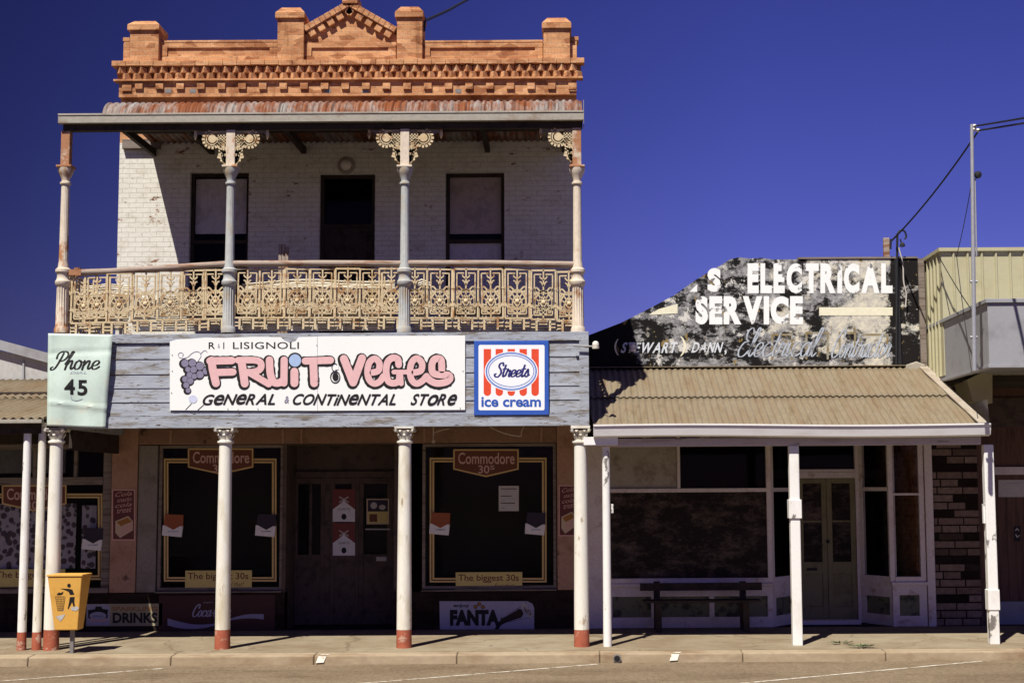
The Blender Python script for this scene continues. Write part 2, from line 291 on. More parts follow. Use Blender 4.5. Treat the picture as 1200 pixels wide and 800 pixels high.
# ------------------------------------------------------------------ mesh builder
class MB:
    def __init__(s): s.v = []; s.f = []; s.m = []
    def quad(s, a, b, c, d, m=0):
        i = len(s.v); s.v += [Vector(a), Vector(b), Vector(c), Vector(d)]; s.f.append((i, i+1, i+2, i+3)); s.m.append(m)
    def poly(s, pts, m=0):
        i = len(s.v); s.v += [Vector(p) for p in pts]; s.f.append(tuple(range(i, i+len(pts)))); s.m.append(m)
    def box(s, x0, x1, y0, y1, z0, z1, m=0):
        if x0 > x1: x0, x1 = x1, x0
        if y0 > y1: y0, y1 = y1, y0
        if z0 > z1: z0, z1 = z1, z0
        s.hexa([(x0, y0, z0), (x1, y0, z0), (x1, y1, z0), (x0, y1, z0), (x0, y0, z1), (x1, y0, z1), (x1, y1, z1), (x0, y1, z1)], m)
    def hexa(s, p, m=0):
        i = len(s.v); s.v += [Vector(q) for q in p]
        for f in ((0, 3, 2, 1), (4, 5, 6, 7), (0, 1, 5, 4), (1, 2, 6, 5), (2, 3, 7, 6), (3, 0, 4, 7)):
            s.f.append(tuple(i+k for k in f)); s.m.append(m)
    def pbox(s, px0, px1, py0, py1, Y0, Y1, m=0):
        pm, qm = (px0+px1)/2, (py0+py1)/2
        s.box(X(px0, Y0, qm), X(px1, Y0, qm), Y0, Y1, Z(py0, Y0, pm), Z(py1, Y0, pm), m)
    def prism(s, pts, y0, y1, m=0):                # outline in (x, z), from y0 (front) to y1
        n = len(pts); i = len(s.v)
        a = sum(pts[k][0]*pts[(k+1) % n][1]-pts[(k+1) % n][0]*pts[k][1] for k in range(n))
        if a < 0: pts = pts[::-1]
        s.v += [Vector((x, y0, z)) for x, z in pts] + [Vector((x, y1, z)) for x, z in pts]
        s.f.append(tuple(range(i, i+n))); s.f.append(tuple(range(i+2*n-1, i+n-1, -1))); s.m += [m, m]
        for k in range(n):
            k2 = (k+1) % n; s.f.append((i+k2, i+k, i+n+k, i+n+k2)); s.m.append(m)
    def bar(s, a, b, w, h, m=0, up=(0, 0, 1)):    # square bar from a to b
        a, b = Vector(a), Vector(b); d = (b-a).normalized(); up = Vector(up)
        sd = d.cross(up)
        if sd.length < 1e-4: sd = d.cross(Vector((0, 1, 0)))
        sd.normalize(); u = sd.cross(d).normalized()
        p = []
        for q in (a, b):
            p += [q-sd*w/2-u*h/2, q+sd*w/2-u*h/2, q+sd*w/2+u*h/2, q-sd*w/2+u*h/2]
        s.hexa([p[0], p[1], p[2], p[3], p[4], p[5], p[6], p[7]], m)
    def tube(s, pts, r, n=8, m=0, cap=True):
        pts = [Vector(p) for p in pts]; rs = r if isinstance(r, (list, tuple)) else [r]*len(pts)
        i0 = len(s.v); up = None
        for k, p in enumerate(pts):
            d = (pts[min(k+1, len(pts)-1)]-pts[max(k-1, 0)]).normalized()
            if up is None:
                up = Vector((0, 0, 1)) if abs(d.z) < .9 else Vector((0, 1, 0))
            sd = d.cross(up).normalized(); up = sd.cross(d).normalized()
            for j in range(n):
                a = 2*math.pi*j/n; s.v.append(p+(sd*math.cos(a)+up*math.sin(a))*rs[k])
        for k in range(len(pts)-1):
            for j in range(n):
                s.f.append((i0+k*n+j, i0+k*n+(j+1) % n, i0+(k+1)*n+(j+1) % n, i0+(k+1)*n+j)); s.m.append(m)
        if cap:
            s.f.append(tuple(i0+j for j in reversed(range(n)))); s.f.append(tuple(i0+(len(pts)-1)*n+j for j in range(n))); s.m += [m, m]
    def lathe(s, x, y, prof, n=24, m=0, flutes=0, sq=None):   # prof: (r, z[, flute depth])
        i0 = len(s.v)
        for q in prof:
            for j in range(n):
                a = 2*math.pi*j/n; r = q[0]
                if flutes and len(q) > 2: r *= 1-q[2]*(.5+.5*math.cos(flutes*a))
                s.v.append(Vector((x+r*math.cos(a), y+r*math.sin(a), q[1])))
        for k in range(len(prof)-1):
            for j in range(n):
                s.f.append((i0+k*n+j, i0+k*n+(j+1) % n, i0+(k+1)*n+(j+1) % n, i0+(k+1)*n+j)); s.m.append(m)
        s.f.append(tuple(i0+j for j in reversed(range(n)))); s.f.append(tuple(i0+(len(prof)-1)*n+j for j in range(n))); s.m += [m, m]
    def build(s, name, mats, parent=None, smooth=False, bevel=0, origin=None):
        if isinstance(mats, str): mats = [mats]
        if parent is not None: o0 = Vector(parent['_w'])
        elif origin is not None: o0 = Vector(origin)
        else:
            lo = [min(q[k] for q in s.v) for k in range(3)]; hi = [max(q[k] for q in s.v) for k in range(3)]
            o0 = Vector(((lo[0]+hi[0])/2, (lo[1]+hi[1])/2, lo[2]))
        me = bpy.data.meshes.new(name); me.from_pydata([q-o0 for q in s.v], [], s.f)
        for k in mats: me.materials.append(MATS[k])
        me.polygons.foreach_set('material_index', s.m)
        if smooth: me.polygons.foreach_set('use_smooth', [True]*len(s.f))
        me.update()
        o = bpy.data.objects.new(name, me); COL.objects.link(o)
        if smooth:
            try: me.set_sharp_from_angle(angle=R_(38))
            except Exception: pass
        if parent is None: o.location = o0
        else: o.parent = parent
        o['_w'] = list(o0)
        if bevel:
            b = o.modifiers.new('bevel', 'BEVEL'); b.width = bevel; b.segments = 2; b.limit_method = 'ANGLE'; b.angle_limit = R_(50)
        return o
def tag(o, label, cat, group=None):
    o['label'] = label; o['category'] = cat
    if group: o['group'] = group
    return o
def thing(name, loc, label, cat, group=None):
    o = bpy.data.objects.new(name, None); COL.objects.link(o); o.location = loc; o['_w'] = list(loc)
    o.empty_display_size = .2
    return tag(o, label, cat, group)
def struct(o): o['kind'] = 'structure'; return o

# ------------------------------------------------------------------ lettering
_tc = {}
def glyphs(s, bold=0, shear=0, space=1.0):
    key = (s, bold, shear, space)
    if key not in _tc:
        c = bpy.data.curves.new('t', 'FONT'); c.body = s; c.offset = bold; c.shear = shear; c.space_character = space
        c.fill_mode = 'FRONT'; c.resolution_u = 4
        o = bpy.data.objects.new('t', c); COL.objects.link(o); bpy.context.view_layer.update()
        me = bpy.data.meshes.new_from_object(o.evaluated_get(bpy.context.evaluated_depsgraph_get()))
        vs = [(q.co.x, q.co.y) for q in me.vertices]; fs = [tuple(p.vertices) for p in me.polygons]
        bpy.data.objects.remove(o); bpy.data.meshes.remove(me)
        _tc[key] = (vs, fs)
    return _tc[key]
class Art:
    """flat paint on a vertical plane: everything drawn in picture measures, thin layers stacked towards the viewer"""
    def __init__(s, Y, ox=0, oy=0, k=1.0): s.b = MB(); s.Y = Y; s.L = 0; s.ox = ox; s.oy = oy; s.k = k; s.mats = []
    def mi(s, m):
        if m not in s.mats: s.mats.append(m)
        return s.mats.index(m)
    def P(s, x, y):
        return pt(s.ox+x/s.k, s.oy+y/s.k, s.Y-s.L)
    def poly(s, pts, m):
        s.L += .00005
        a = sum(pts[k][0]*pts[(k+1) % len(pts)][1]-pts[(k+1) % len(pts)][0]*pts[k][1] for k in range(len(pts)))
        if a > 0: pts = pts[::-1]
        s.b.poly([s.P(*p) for p in pts], s.mi(m))
    def rect(s, x0, x1, y0, y1, m): s.poly([(x0, y0), (x1, y0), (x1, y1), (x0, y1)], m)
    def ell(s, cx, cy, rx, ry, m, n=40, a0=0, a1=360):
        s.poly([(cx+rx*math.cos(R_(a0+(a1-a0)*k/n)), cy+ry*math.sin(R_(a0+(a1-a0)*k/n))) for k in range(n)], m)
    def ring(s, cx, cy, rx, ry, w, m, n=40):
        s.stroke([(cx+rx*math.cos(2*math.pi*k/n), cy+ry*math.sin(2*math.pi*k/n)) for k in range(n+1)], w, m, cap=False)
    def stroke(s, pts, w, m, smooth=False, cap=True, rag=0):
        if smooth: pts = spline(pts)
        s.L += .00005; mi = s.mi(m); n = len(pts)
        ws = w if isinstance(w, (list, tuple)) else [w]*n
        if len(ws) != n: ws = [ws[0]+(ws[-1]-ws[0])*k/(n-1) for k in range(n)]
        Lp, Rp = [], []
        for k in range(n):
            a = pts[max(k-1, 0)]; b = pts[min(k+1, n-1)]
            if not smooth and 0 < k < n-1:
                d1 = nrm(pts[k-1], pts[k]); d2 = nrm(pts[k], pts[k+1]); dx, dy = d1[0]+d2[0], d1[1]+d2[1]
                q = math.hypot(dx, dy) or 1; dx /= q; dy /= q; e = 1/max(.45, math.sqrt(max(0, (1+d1[0]*d2[0]+d1[1]*d2[1])/2)))
            else:
                dx, dy = nrm(a, b); e = 1
            h = ws[k]/2*e+(random.uniform(-rag, rag) if rag else 0)
            Lp.append((pts[k][0]-dy*h, pts[k][1]+dx*h)); Rp.append((pts[k][0]+dy*h, pts[k][1]-dx*h))
        for k in range(n-1):
            s.b.quad(s.P(*Lp[k]), s.P(*Lp[k+1]), s.P(*Rp[k+1]), s.P(*Rp[k]), mi)
        if cap:
            for q, o, h in ((pts[0], nrm(pts[1], pts[0]), ws[0]/2), (pts[-1], nrm(pts[-2], pts[-1]), ws[-1]/2)):
                an = math.atan2(o[1], o[0]); r = [s.P(q[0]+h*math.cos(an+R_(d)), q[1]+h*math.sin(an+R_(d))) for d in range(90, -91, -30)]
                s.b.poly(r, mi)
    def text(s, st, x0, x1, y0, y1, m, bold=0, shear=0, space=1.0, rise=0):
        vs, fs = glyphs(st, bold, shear, space); s.L += .00005; mi = s.mi(m)
        ax = min(v[0] for v in vs); bx = max(v[0] for v in vs); ay = min(v[1] for v in vs); by = max(v[1] for v in vs)
        i = len(s.b.v)
        for u, v in vs:
            fx = (u-ax)/(bx-ax); s.b.v.append(s.P(x0+(x1-x0)*fx, y1+(y0-y1)*(v-ay)/(by-ay)-rise*fx))
        for f in fs: s.b.f.append(tuple(i+k for k in f)); s.b.m.append(mi)
    def caps(s, st, x0, x1, y0, y1, m, bold=0, shear=0, gap=.12, rise=0, jit=0):
        """every letter drawn to full height (sign-writer's capitals)"""
        bb = []
        for ch in st:
            if ch == ' ': bb.append(None); continue
            vs, _ = glyphs(ch, bold, 0); bb.append((max(v[0] for v in vs)-min(v[0] for v in vs))/(max(v[1] for v in vs)-min(v[1] for v in vs)))
        tot = sum((.45 if b is None else b)+gap for b in bb)-gap; H = y1-y0; k = (x1-x0-shear*H)/tot; x = x0
        for ch, b in zip(st, bb):
            wd = (.45 if b is None else b)*k
            if b is not None:
                vs, fs = glyphs(ch, bold, 0); s.L += .00005; mi = s.mi(m)
                ax = min(v[0] for v in vs); bx = max(v[0] for v in vs); ay = min(v[1] for v in vs); by = max(v[1] for v in vs); i = len(s.b.v)
                j = random.uniform(-jit, jit)
                for u, v in vs:
                    h = (v-ay)/(by-ay); xx = x+wd*(u-ax)/(bx-ax)
                    s.b.v.append(s.P(xx+shear*H*h, y1-H*h+j-rise*(xx-x0)/(x1-x0)))
                for f in fs: s.b.f.append(tuple(i+q for q in f)); s.b.m.append(mi)
            x += wd+gap*k
    def script(s, st, x0, x1, y0, y1, m, w, shear=.28, thin=.5):
        """handwriting from strokes; y0 = ascender line, y1 = base line"""
        H = y1-y0; tot = sum(CUR[c][0] if c in CUR else .3 for c in st); k = (x1-x0-shear*H)/tot; x = x0
        for ch in st:
            if ch in CUR:
                for pl in CUR[ch][1]:
                    q = spline([(x+u*k+shear*H*v, y1-H*v) for u, v in pl])
                    ws = []
                    for i in range(len(q)):
                        d = nrm(q[max(i-1, 0)], q[min(i+1, len(q)-1)]); ws.append(w*(thin+(1-thin)*abs(d[1])))
                    s.L += 0; s.stroke(q, ws, m)
                x += CUR[ch][0]*k
            else: x += .3*k
    def build(s, name, parent=None): return s.b.build(name, s.mats, parent)
def nrm(a, b):
    dx, dy = b[0]-a[0], b[1]-a[1]; q = math.hypot(dx, dy) or 1; return dx/q, dy/q
def spline(p, n=5):
    out = []
    for i in range(len(p)-1):
        a = p[max(i-1, 0)]; b = p[i]; c = p[i+1]; d = p[min(i+2, len(p)-1)]
        for k in range(n):
            t = k/n
            out.append(tuple(.5*(2*b[j]+(c[j]-a[j])*t+(2*a[j]-5*b[j]+4*c[j]-d[j])*t*t+(3*b[j]-a[j]-3*c[j]+d[j])*t**3) for j in range(len(b))))
    out.append(tuple(p[-1])); return out
_a = [(.42, .4), (.3, .5), (.1, .4), (.05, .2), (.15, .02), (.3, .08), (.42, .4)]
CUR = {
 'a': (.52, [_a, [(.43, .5), (.4, .12), (.46, .02), (.58, .12)]]),
 'c': (.46, [[(.4, .4), (.28, .5), (.1, .4), (.05, .2), (.15, .02), (.35, .04), (.5, .14)]]),
 'd': (.54, [_a, [(.48, 1), (.43, .5), (.41, .1), (.48, .02), (.6, .12)]]),
 'e': (.43, [[(.03, .2), (.28, .25), (.38, .4), (.26, .5), (.1, .4), (.06, .18), (.16, .02), (.32, .04), (.47, .16)]]),
 'h': (.52, [[(.02, .3), (.2, .75), (.27, .97), (.18, .97), (.13, .6), (.1, 0)], [(.1, .2), (.25, .48), (.36, .45), (.37, .12), (.44, .02), (.56, .14)]]),
 'i': (.26, [[(.1, .48), (.08, .12), (.15, .02), (.28, .14)], [(.12, .68), (.13, .72)]]),
 'l': (.28, [[(.02, .12), (.2, .6), (.26, .95), (.16, .97), (.1, .6), (.1, .12), (.18, .02), (.3, .14)]]),
 'n': (.5, [[(.06, .48), (.07, .25), (.07, 0)], [(.08, .2), (.24, .48), (.35, .43), (.35, .12), (.42, .02), (.54, .14)]]),
 'o': (.46, [[(.26, .5), (.09, .42), (.05, .2), (.15, .02), (.32, .06), (.38, .25), (.33, .44), (.24, .5), (.36, .4), (.5, .44)]]),
 'r': (.4, [[(.0, .1), (.1, .52), (.17, .42), (.31, .45), (.28, .12), (.34, .02), (.44, .12)]]),
 's': (.36, [[(.0, .1), (.18, .52), (.26, .34), (.3, .12), (.18, .01), (.05, .08)], [(.28, .08), (.4, .14)]]),
 't': (.32, [[(.16, .82), (.1, .3), (.12, .06), (.2, .02), (.34, .14)], [(0, .54), (.3, .58)]]),
 'P': (.56, [[(.3, .9), (.2, .4), (.08, .05), (-.08, -.04), (-.14, .08), (-.05, .14)], [(.0, .62), (.02, .85), (.2, 1), (.45, .98), (.58, .8), (.48, .56), (.28, .45), (.2, .5)]]),
 'S': (.6, [[(.55, .82), (.46, 1), (.24, .92), (.22, .72), (.42, .5), (.5, .25), (.32, 0), (.1, .02), (0, .16), (.1, .22)]]),
 'C': (.62, [[(.56, .7), (.58, .9), (.46, 1), (.24, .85), (.08, .45), (.12, .1), (.3, 0), (.5, .08), (.62, .24)]]),
 'E': (.52, [[(.5, .86), (.38, 1), (.2, .88), (.24, .62), (.38, .54), (.18, .48), (.05, .22), (.15, .02), (.36, .03), (.52, .2)]]),
 '-': (.25, [[(.04, .3), (.2, .32)]]),
}

# ================================================================== the ground
YK = -.78                                     # kerb line; the road is 0.13 m below
b = MB(); b.box(-16, 16, YK+.28, 2.6, -.3, 0)
# gentle fall of the pavement to the kerb
for q in b.v:
    if abs(q.y-(YK+.28)) < .01 and q.z > -.1: q.z = -.025
fp = struct(b.build('pavement', 'concrete'))
b = MB()
for i in range(-7, 9):                        # kerb laid in lengths
    x0, x1 = i*2.0+.37, i*2.0+2.37-.006
    b.hexa([(x0, YK-.03, -.3), (x1, YK-.03, -.3), (x1, YK+.277, -.3), (x0, YK+.277, -.3), (x0, YK, -.04), (x1, YK, -.04), (x1, YK+.277, -.026), (x0, YK+.277, -.026)])
b.build('kerb', 'kerb_concrete', bevel=.02)['kind'] = 'structure'
ZR = -.165
b = MB(); b.box(-400, 400, -14, YK-.02, ZR-.2, ZR); struct(b.build('road', 'asphalt'))
b = MB(); b.box(-400, 400, -13.5, -3.4, ZR-.1, ZR+.004); struct(b.build('unseen_dark_sheet', 'bounce_cut_dark'))  # dark sheet added out of view to cut light bounced off the road
b = MB(); b.quad((-3000, -3000, -.37), (3000, -3000, -.37), (3000, 3000, -.37), (-3000, 3000, -.37)); struct(b.build('ground', 'dust'))
b = MB(); b.box(-400, 400, -40, -14.02, -.36, ZR+.12); struct(b.build('far_pavement', 'dust'))
b = MB()
for (p0, p1) in (((0, 797.5), (192, 782.5)), ((425, 800), (700, 777.5)), ((868, 800), (1150, 774))):
    a = ground_pt(*p0, ZR+.004); c = ground_pt(*p1, ZR+.004); d = (a-c).normalized(); a = c+d*5.2; sd = Vector((-d.y, d.x, 0))*.036
    N = 14
    for k in range(N):
        q0 = c+(a-c)*k/N; q1 = c+(a-c)*(k+1)/N; b.quad(q0-sd, q1-sd, q1+sd, q0+sd)
struct(b.build('road_marking', 'road_paint'))
b = MB()
for px in (378, 792):
    p = pt(px, 772, YK)
    b.quad((p.x-.09, YK-.028, -.14), (p.x+.02, YK-.026, -.135), (p.x+.05, YK-.006, -.052), (p.x-.06, YK-.006, -.05))
    b.quad((p.x-.05, YK+.012, -.034), (p.x+.06, YK+.012, -.034), (p.x+.10, YK+.07, -.030), (p.x-.0, YK+.07, -.030))
struct(b.build('kerb_marking', 'kerb_paint'))
p = pt(723, 772, YK); b = MB(); b.tube([(p.x, YK-.05, -.105), (p.x, YK+.05, -.1)], .055, 16, 0)
b.tube([(p.x, YK-.052, -.105), (p.x, YK-.045, -.105)], .042, 16, 1)
tag(b.build('drain_pipe', ['steel_grey', 'ink']), 'dark round drain outlet in the kerb face below the verandah corner', 'drain pipe')
rw = random.Random(3)
for (px, py, n, lab) in ((984, 753, 26, 'small flat weed on the pavement beside the middle white post'), (1010, 757, 46, 'larger spreading weed on the pavement right of the small one')):
    g = ground_pt(px, py, -.005); b = MB()
    for k in range(n):
        a = rw.uniform(0, 6.28); r0 = rw.uniform(0, .07); r1 = r0+rw.uniform(.03, .09); zz = rw.uniform(.006, .035); sd = rw.uniform(.006, .012)
        c_, s_ = math.cos(a), math.sin(a)
        b.quad((g.x+r0*c_*1.8-s_*sd, g.y+r0*s_+c_*sd, 0), (g.x+r0*c_*1.8+s_*sd, g.y+r0*s_-c_*sd, 0), (g.x+r1*c_*1.8+s_*sd, g.y+r1*s_-c_*sd, zz), (g.x+r1*c_*1.8-s_*sd, g.y+r1*s_+c_*sd, zz*.8))
    tag(b.build('weed', 'weed'), lab, 'weed')

# ================================================================== shared builders
def wall_grid(mb, x0, x1, z0, z1, holes, y0, y1, m=0, mr=None):
    """a wall slab with real openings: holes are (x0, x1, z0, z1)"""
    if mr is None: mr = m
    xs = sorted({x0, x1, *[h[0] for h in holes], *[h[1] for h in holes]}); zs = sorted({z0, z1, *[h[2] for h in holes], *[h[3] for h in holes]})
    xs = [x for x in xs if x0 <= x <= x1]; zs = [z for z in zs if z0 <= z <= z1]
    def solid(i, j):
        if not (0 <= i < len(xs)-1 and 0 <= j < len(zs)-1): return False
        cx, cz = (xs[i]+xs[i+1])/2, (zs[j]+zs[j+1])/2
        return not any(h[0] < cx < h[1] and h[2] < cz < h[3] for h in holes)
    for i in range(len(xs)-1):
        for j in range(len(zs)-1):
            if not solid(i, j): continue
            a, c, d, e = xs[i], xs[i+1], zs[j], zs[j+1]
            mb.quad((a, y0, d), (c, y0, d), (c, y0, e), (a, y0, e), m); mb.quad((c, y1, d), (a, y1, d), (a, y1, e), (c, y1, e), m)
            if not solid(i-1, j): mb.quad((a, y1, d), (a, y0, d), (a, y0, e), (a, y1, e), mr)
            if not solid(i+1, j): mb.quad((c, y0, d), (c, y1, d), (c, y1, e), (c, y0, e), mr)
            if not solid(i, j-1): mb.quad((a, y1, d), (c, y1, d), (c, y0, d), (a, y0, d), mr)
            if not solid(i, j+1): mb.quad((a, y0, e), (c, y0, e), (c, y1, e), (a, y1, e), mr)
def prect(px0, px1, py0, py1, Y):
    pm, qm = (px0+px1)/2, (py0+py1)/2
    return (X(px0, Y, qm), X(px1, Y, qm), Z(py1, Y, pm), Z(py0, Y, pm))
def corrugated(mb, prof, xa, xb, pitch=.1, amp=.012, m=0, sub=6, thick=.004):
    """prof: list of (y, z) from eave to top; xa, xb: functions of t 0..1 giving the ends"""
    n = int((max(xb(0), xb(1))-min(xa(0), xa(1)))/pitch*sub); X0 = min(xa(0), xa(1)); i0 = len(mb.v)
    for k, (y, z) in enumerate(prof):
        t = k/(len(prof)-1); a = prof[max(k-1, 0)]; c = prof[min(k+1, len(prof)-1)]; d = nrm(a, c); nv = (-d[1], d[0])
        for i in range(n+1):
            x = X0+i*pitch/sub; o = amp*math.cos(2*math.pi*x/pitch)
            mb.v.append(Vector((min(max(x, xa(t)), xb(t)), y+nv[0]*o, z+nv[1]*o)))
    for k in range(len(prof)-1):
        for i in range(n):
            j = i0+k*(n+1)+i; mb.f.append((j, j+1, j+n+2, j+n+1)); mb.m.append(m)
def frame(mb, r, y0, y1, w, m=0, bars=()):
    """window frame round rect r=(x0,x1,z0,z1); bars: ('v', x, w) or ('h', z, w)"""
    x0, x1, z0, z1 = r
    mb.box(x0, x0+w, y0, y1, z0, z1, m); mb.box(x1-w, x1, y0, y1, z0, z1, m)
    mb.box(x0+w, x1-w, y0, y1, z0, z0+w, m); mb.box(x0+w, x1-w, y0, y1, z1-w, z1, m)
    for k, p, q in bars:
        if k == 'v': mb.box(p-q/2, p+q/2, y0+.004, y1-.004, z0+w, z1-w, m)
        else: mb.box(x0+w, x1-w, y0+.006, y1-.006, p-q/2, p+q/2, m)
YW = 2.6                                        # the line of all the shop fronts

# ================================================================== the two-storey shop
x_l, x_r = X(138.5, YW, 250), X(676.5, YW, 250)
shop = thing('two_storey_shop', ((x_l+x_r)/2, YW, 0), 'tall two storey shop with orange brick parapet and cast iron balcony verandah', 'shop')
z_floor, z_ceil = Z(388, 0), Z(503, 0)
zw = lambda py: Z(py, YW, 410)
z_ptop = zw(48); z_body = zw(74)
XE_L, XE_R = X(72, 0, 140), X(684, 0, 140)      # ends of the verandah eave
# --- upper wall with three openings
oL = prect(222, 291, 202, 307, YW); oD = prect(374, 439, 204, 396, YW); oR = prect(522, 591, 202, 307, YW)
z_up0 = z_floor-.1; z_plate = zw(166)
oD = (oD[0], oD[1], z_floor+.02, oD[3])
for o_ in (oL, oR): pass
oL = (oL[0], oL[1], z_floor+.62, oL[3]); oR = (oR[0], oR[1], z_floor+.62, oR[3])
b = MB(); wall_grid(b, x_l, x_r, z_up0, z_plate, [oL, oD, oR], YW, YW+.24)
b.build('upper_wall', 'painted_brick', shop)
b = MB(); b.box(x_l, x_r, YW+.003, YW+.24, z_plate, zw(114)); b.build('wall_band', 'orange_brick', shop)
b = MB()
for yy in (YW+.24,):
    b.box(x_l, x_l+.24, YW+.24, 11, -.05, z_body); b.box(x_r-.24, x_r, YW+.24, 11, -.05, z_body); b.box(x_l+.24, x_r-.24, 10.76, 11, -.05, z_body)
b.build('side_wall', 'side_brick', shop)
b = MB(); b.hexa([(x_l+.24, YW+.3, z_body-.35), (x_r-.24, YW+.3, z_body-.35), (x_r-.24, 10.76, z_body-.9), (x_l+.24, 10.76, z_body-.9), (x_l+.24, YW+.3, z_body-.3), (x_r-.24, YW+.3, z_body-.3), (x_r-.24, 10.76, z_body-.85), (x_l+.24, 10.76, z_body-.85)])
b.build('roof', 'iron_dull', shop)
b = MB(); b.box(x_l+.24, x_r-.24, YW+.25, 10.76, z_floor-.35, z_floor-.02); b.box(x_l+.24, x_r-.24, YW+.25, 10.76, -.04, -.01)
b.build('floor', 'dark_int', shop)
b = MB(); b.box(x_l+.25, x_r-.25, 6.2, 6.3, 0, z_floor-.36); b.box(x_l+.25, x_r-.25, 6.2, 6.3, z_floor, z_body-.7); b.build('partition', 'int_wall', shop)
# timber plate and stub beam at the wall head
b = MB(); b.pbox(143, 187, 163, 174, YW-.09, YW-.004, 0); b.build('plate_beam', 'timber_grey', shop, bevel=.006)
# --- parapet
def pw(px, py): p = pt(px, py, YW); return p.x, p.z
par = None
b = MB()
b.box(x_l+.02, x_r-.02, YW+.002, YW+.34, zw(114), zw(49.5), 0)                               # the wall behind everything
xo0, xo1 = X(145, YW, 60), X(676, YW, 60)
def rail(px0, px1, py0, py1, Y0, Y1=YW+.001, m=0): b.pbox(px0, px1, py0, py1, Y0, Y1, m)
b.box(x_l, x_r, YW-.125, YW+.001, zw(115), zw(97)+.002)                                          # plain band above the verandah roof
b.box(x_l-.02, x_r+.02, YW-.04, YW+.049, zw(81), zw(95)-.002) if False else None
# panels framed in raised brick
for (a, c) in ((187, 325), (356, 464), (495, 636)):
    rail(a, c, 66, 73.5, YW-.028); rail(a, a+9, 56, 66, YW-.028); rail(c-9, c, 56, 66, YW-.028)
    if a != 356: rail(a, c, 49, 56, YW-.028)
    else: rail(a, c, 50, 56, YW-.028)
b.pbox(145, 152, 45, 73.5, YW-.012, YW+.3); b.pbox(668, 676, 44, 73.5, YW-.012, YW+.3)
b.pbox(144, 152, 44, 48.5, YW-.02, YW+.3); b.pbox(668, 678, 43, 47.5, YW-.02, YW+.3)
for (a, c) in ((187, 325), (495, 636)): b.pbox(a, c, 47.2, 50, YW-.035, YW+.36)
par = b.build('parapet', 'orange_brick', shop, bevel=.006)
b = MB()                                       # gable between the middle piers
ap = pw(410, 2); gl_, gr_ = pw(356, 33), pw(466, 34)
zb = zw(50)
b.prism([(gl_[0], zb), (gr_[0], zb), (gr_[0], gr_[1]-.12), (ap[0], ap[1]-.12), (gl_[0], gl_[1]-.12)], YW+.001, YW+.34)
for (q, sgn) in ((gl_, 1), (gr_, -1)):
    d = Vector((ap[0]-q[0], 0, ap[1]-q[1])); L = d.length; d.normalize(); n = Vector((-d.z, 0, d.x)) if sgn > 0 else Vector((d.z, 0, -d.x))
    for k in range(9):                        # raking coping laid as bricks
        a = Vector((q[0], 0, q[1]))+d*L*k/9; c = Vector((q[0], 0, q[1]))+d*(L*(k+1)/9-.006)
        b.prism([(a.x, a.z), (c.x, c.z), (c.x-n.x*.10, c.z-n.z*.10), (a.x-n.x*.10, a.z-n.z*.10)], YW-.1, YW+.36)
    for k in range(5):
        a = Vector((q[0], 0, q[1]))+d*(L*(k+.12)/5)-n*.102; c = a+d*.115
        b.prism([(a.x, a.z), (c.x, c.z), (c.x-n.x*.12, c.z-n.z*.12), (a.x-n.x*.12, a.z-n.z*.12)], YW-.075, YW+.0)
b.pbox(401, 419, -6, 4, YW-.12, YW+.38)
b.prism([pw(401, -6.3), pw(419, -6.3), pw(410, -16)], YW-.12, YW+.38)
b.build('gable', 'orange_brick', par, bevel=.006)
# piers, each with a bevelled cap
for (px0, px1, pt_, pb, pc) in ((152, 186, 36, 73.5, 24), (325, 356, 22, 73.5, 8), (465, 495, 21, 73.5, 7), (637, 668, 34, 73.5, 20)):
    b = MB(); b.pbox(px0, px1, pt_, pb, YW-.12, YW+.36)
    pr_ = b.build('pier', 'orange_brick', par, bevel=.008)
    b = MB(); xx0, xx1, z0, z1 = prect(px0-2, px1+1.5, pc, pt_, YW-.12); zm = z0+.095; y0, y1 = YW-.16, YW+.4
    b.box(xx0, xx1, y0, y1, z0+.001, zm); i = .09
    b.hexa([(xx0, y0, zm+.001), (xx1, y0, zm+.001), (xx1, y1, zm+.001), (xx0, y1, zm+.001), (xx0+i, y0+i, z1), (xx1-i, y0+i, z1), (xx1-i, y1-i, z1), (xx0+i, y1-i, z1)])
    b.build('pier_cap', 'orange_brick', par, bevel=.006)
# cornice: ledge, two dogtooth courses, string course and dentils
b = MB()
xa, xb = X(135, YW, 77), X(685, YW, 77)
nb = 34
for k in range(nb):
    a = xa+(xb-xa)*k/nb; c = xa+(xb-xa)*(k+1)/nb-.005
    jz = random.uniform(-.006, .006); b.box(a, c, YW-.195+random.uniform(-.006, .006), YW+.001, zw(79.5)+jz, zw(73.5)+jz)
def dog(py0, py1, off, Yb):
    z1, z0 = zw(py0), zw(py1); st = .176; n = int((xb-xa-.06)/st)
    for k in range(n):
        cx = xa+.05+(k+.5+off)*st; h = .083
        if cx+h > xb-.02: continue
        jz = random.uniform(-.004, .004)
        b.hexa([(cx, Yb-.086, z0+jz), (cx+h, Yb, z0+jz), (cx, Yb+.086, z0+jz), (cx-h, Yb, z0+jz), (cx, Yb-.086, z1-.004+jz), (cx+h, Yb, z1-.004+jz), (cx, Yb+.086, z1-.004+jz), (cx-h, Yb, z1-.004+jz)])
dog(80, 87.5, 0, YW-.105); dog(87.5, 94.5, .5, YW-.105)
b.box(xa+.06, xb-.06, YW-.06, YW-.016, zw(80), zw(94.6))
b.box(xa+.03, xb-.03, YW-.185, YW-.016, zw(94.7), zw(97))
k = 0; px = 158
while px < 672:
    b.pbox(px, px+9, 97.3, 104.5, YW-.162, YW-.1); px += 24.2
b.pbox(143, 154, 97.3, 107, YW-.15, YW-.1); b.pbox(667, 676, 97.3, 107, YW-.15, YW-.1)
b.build('cornice', 'orange_brick', par, bevel=.005)
b = MB()
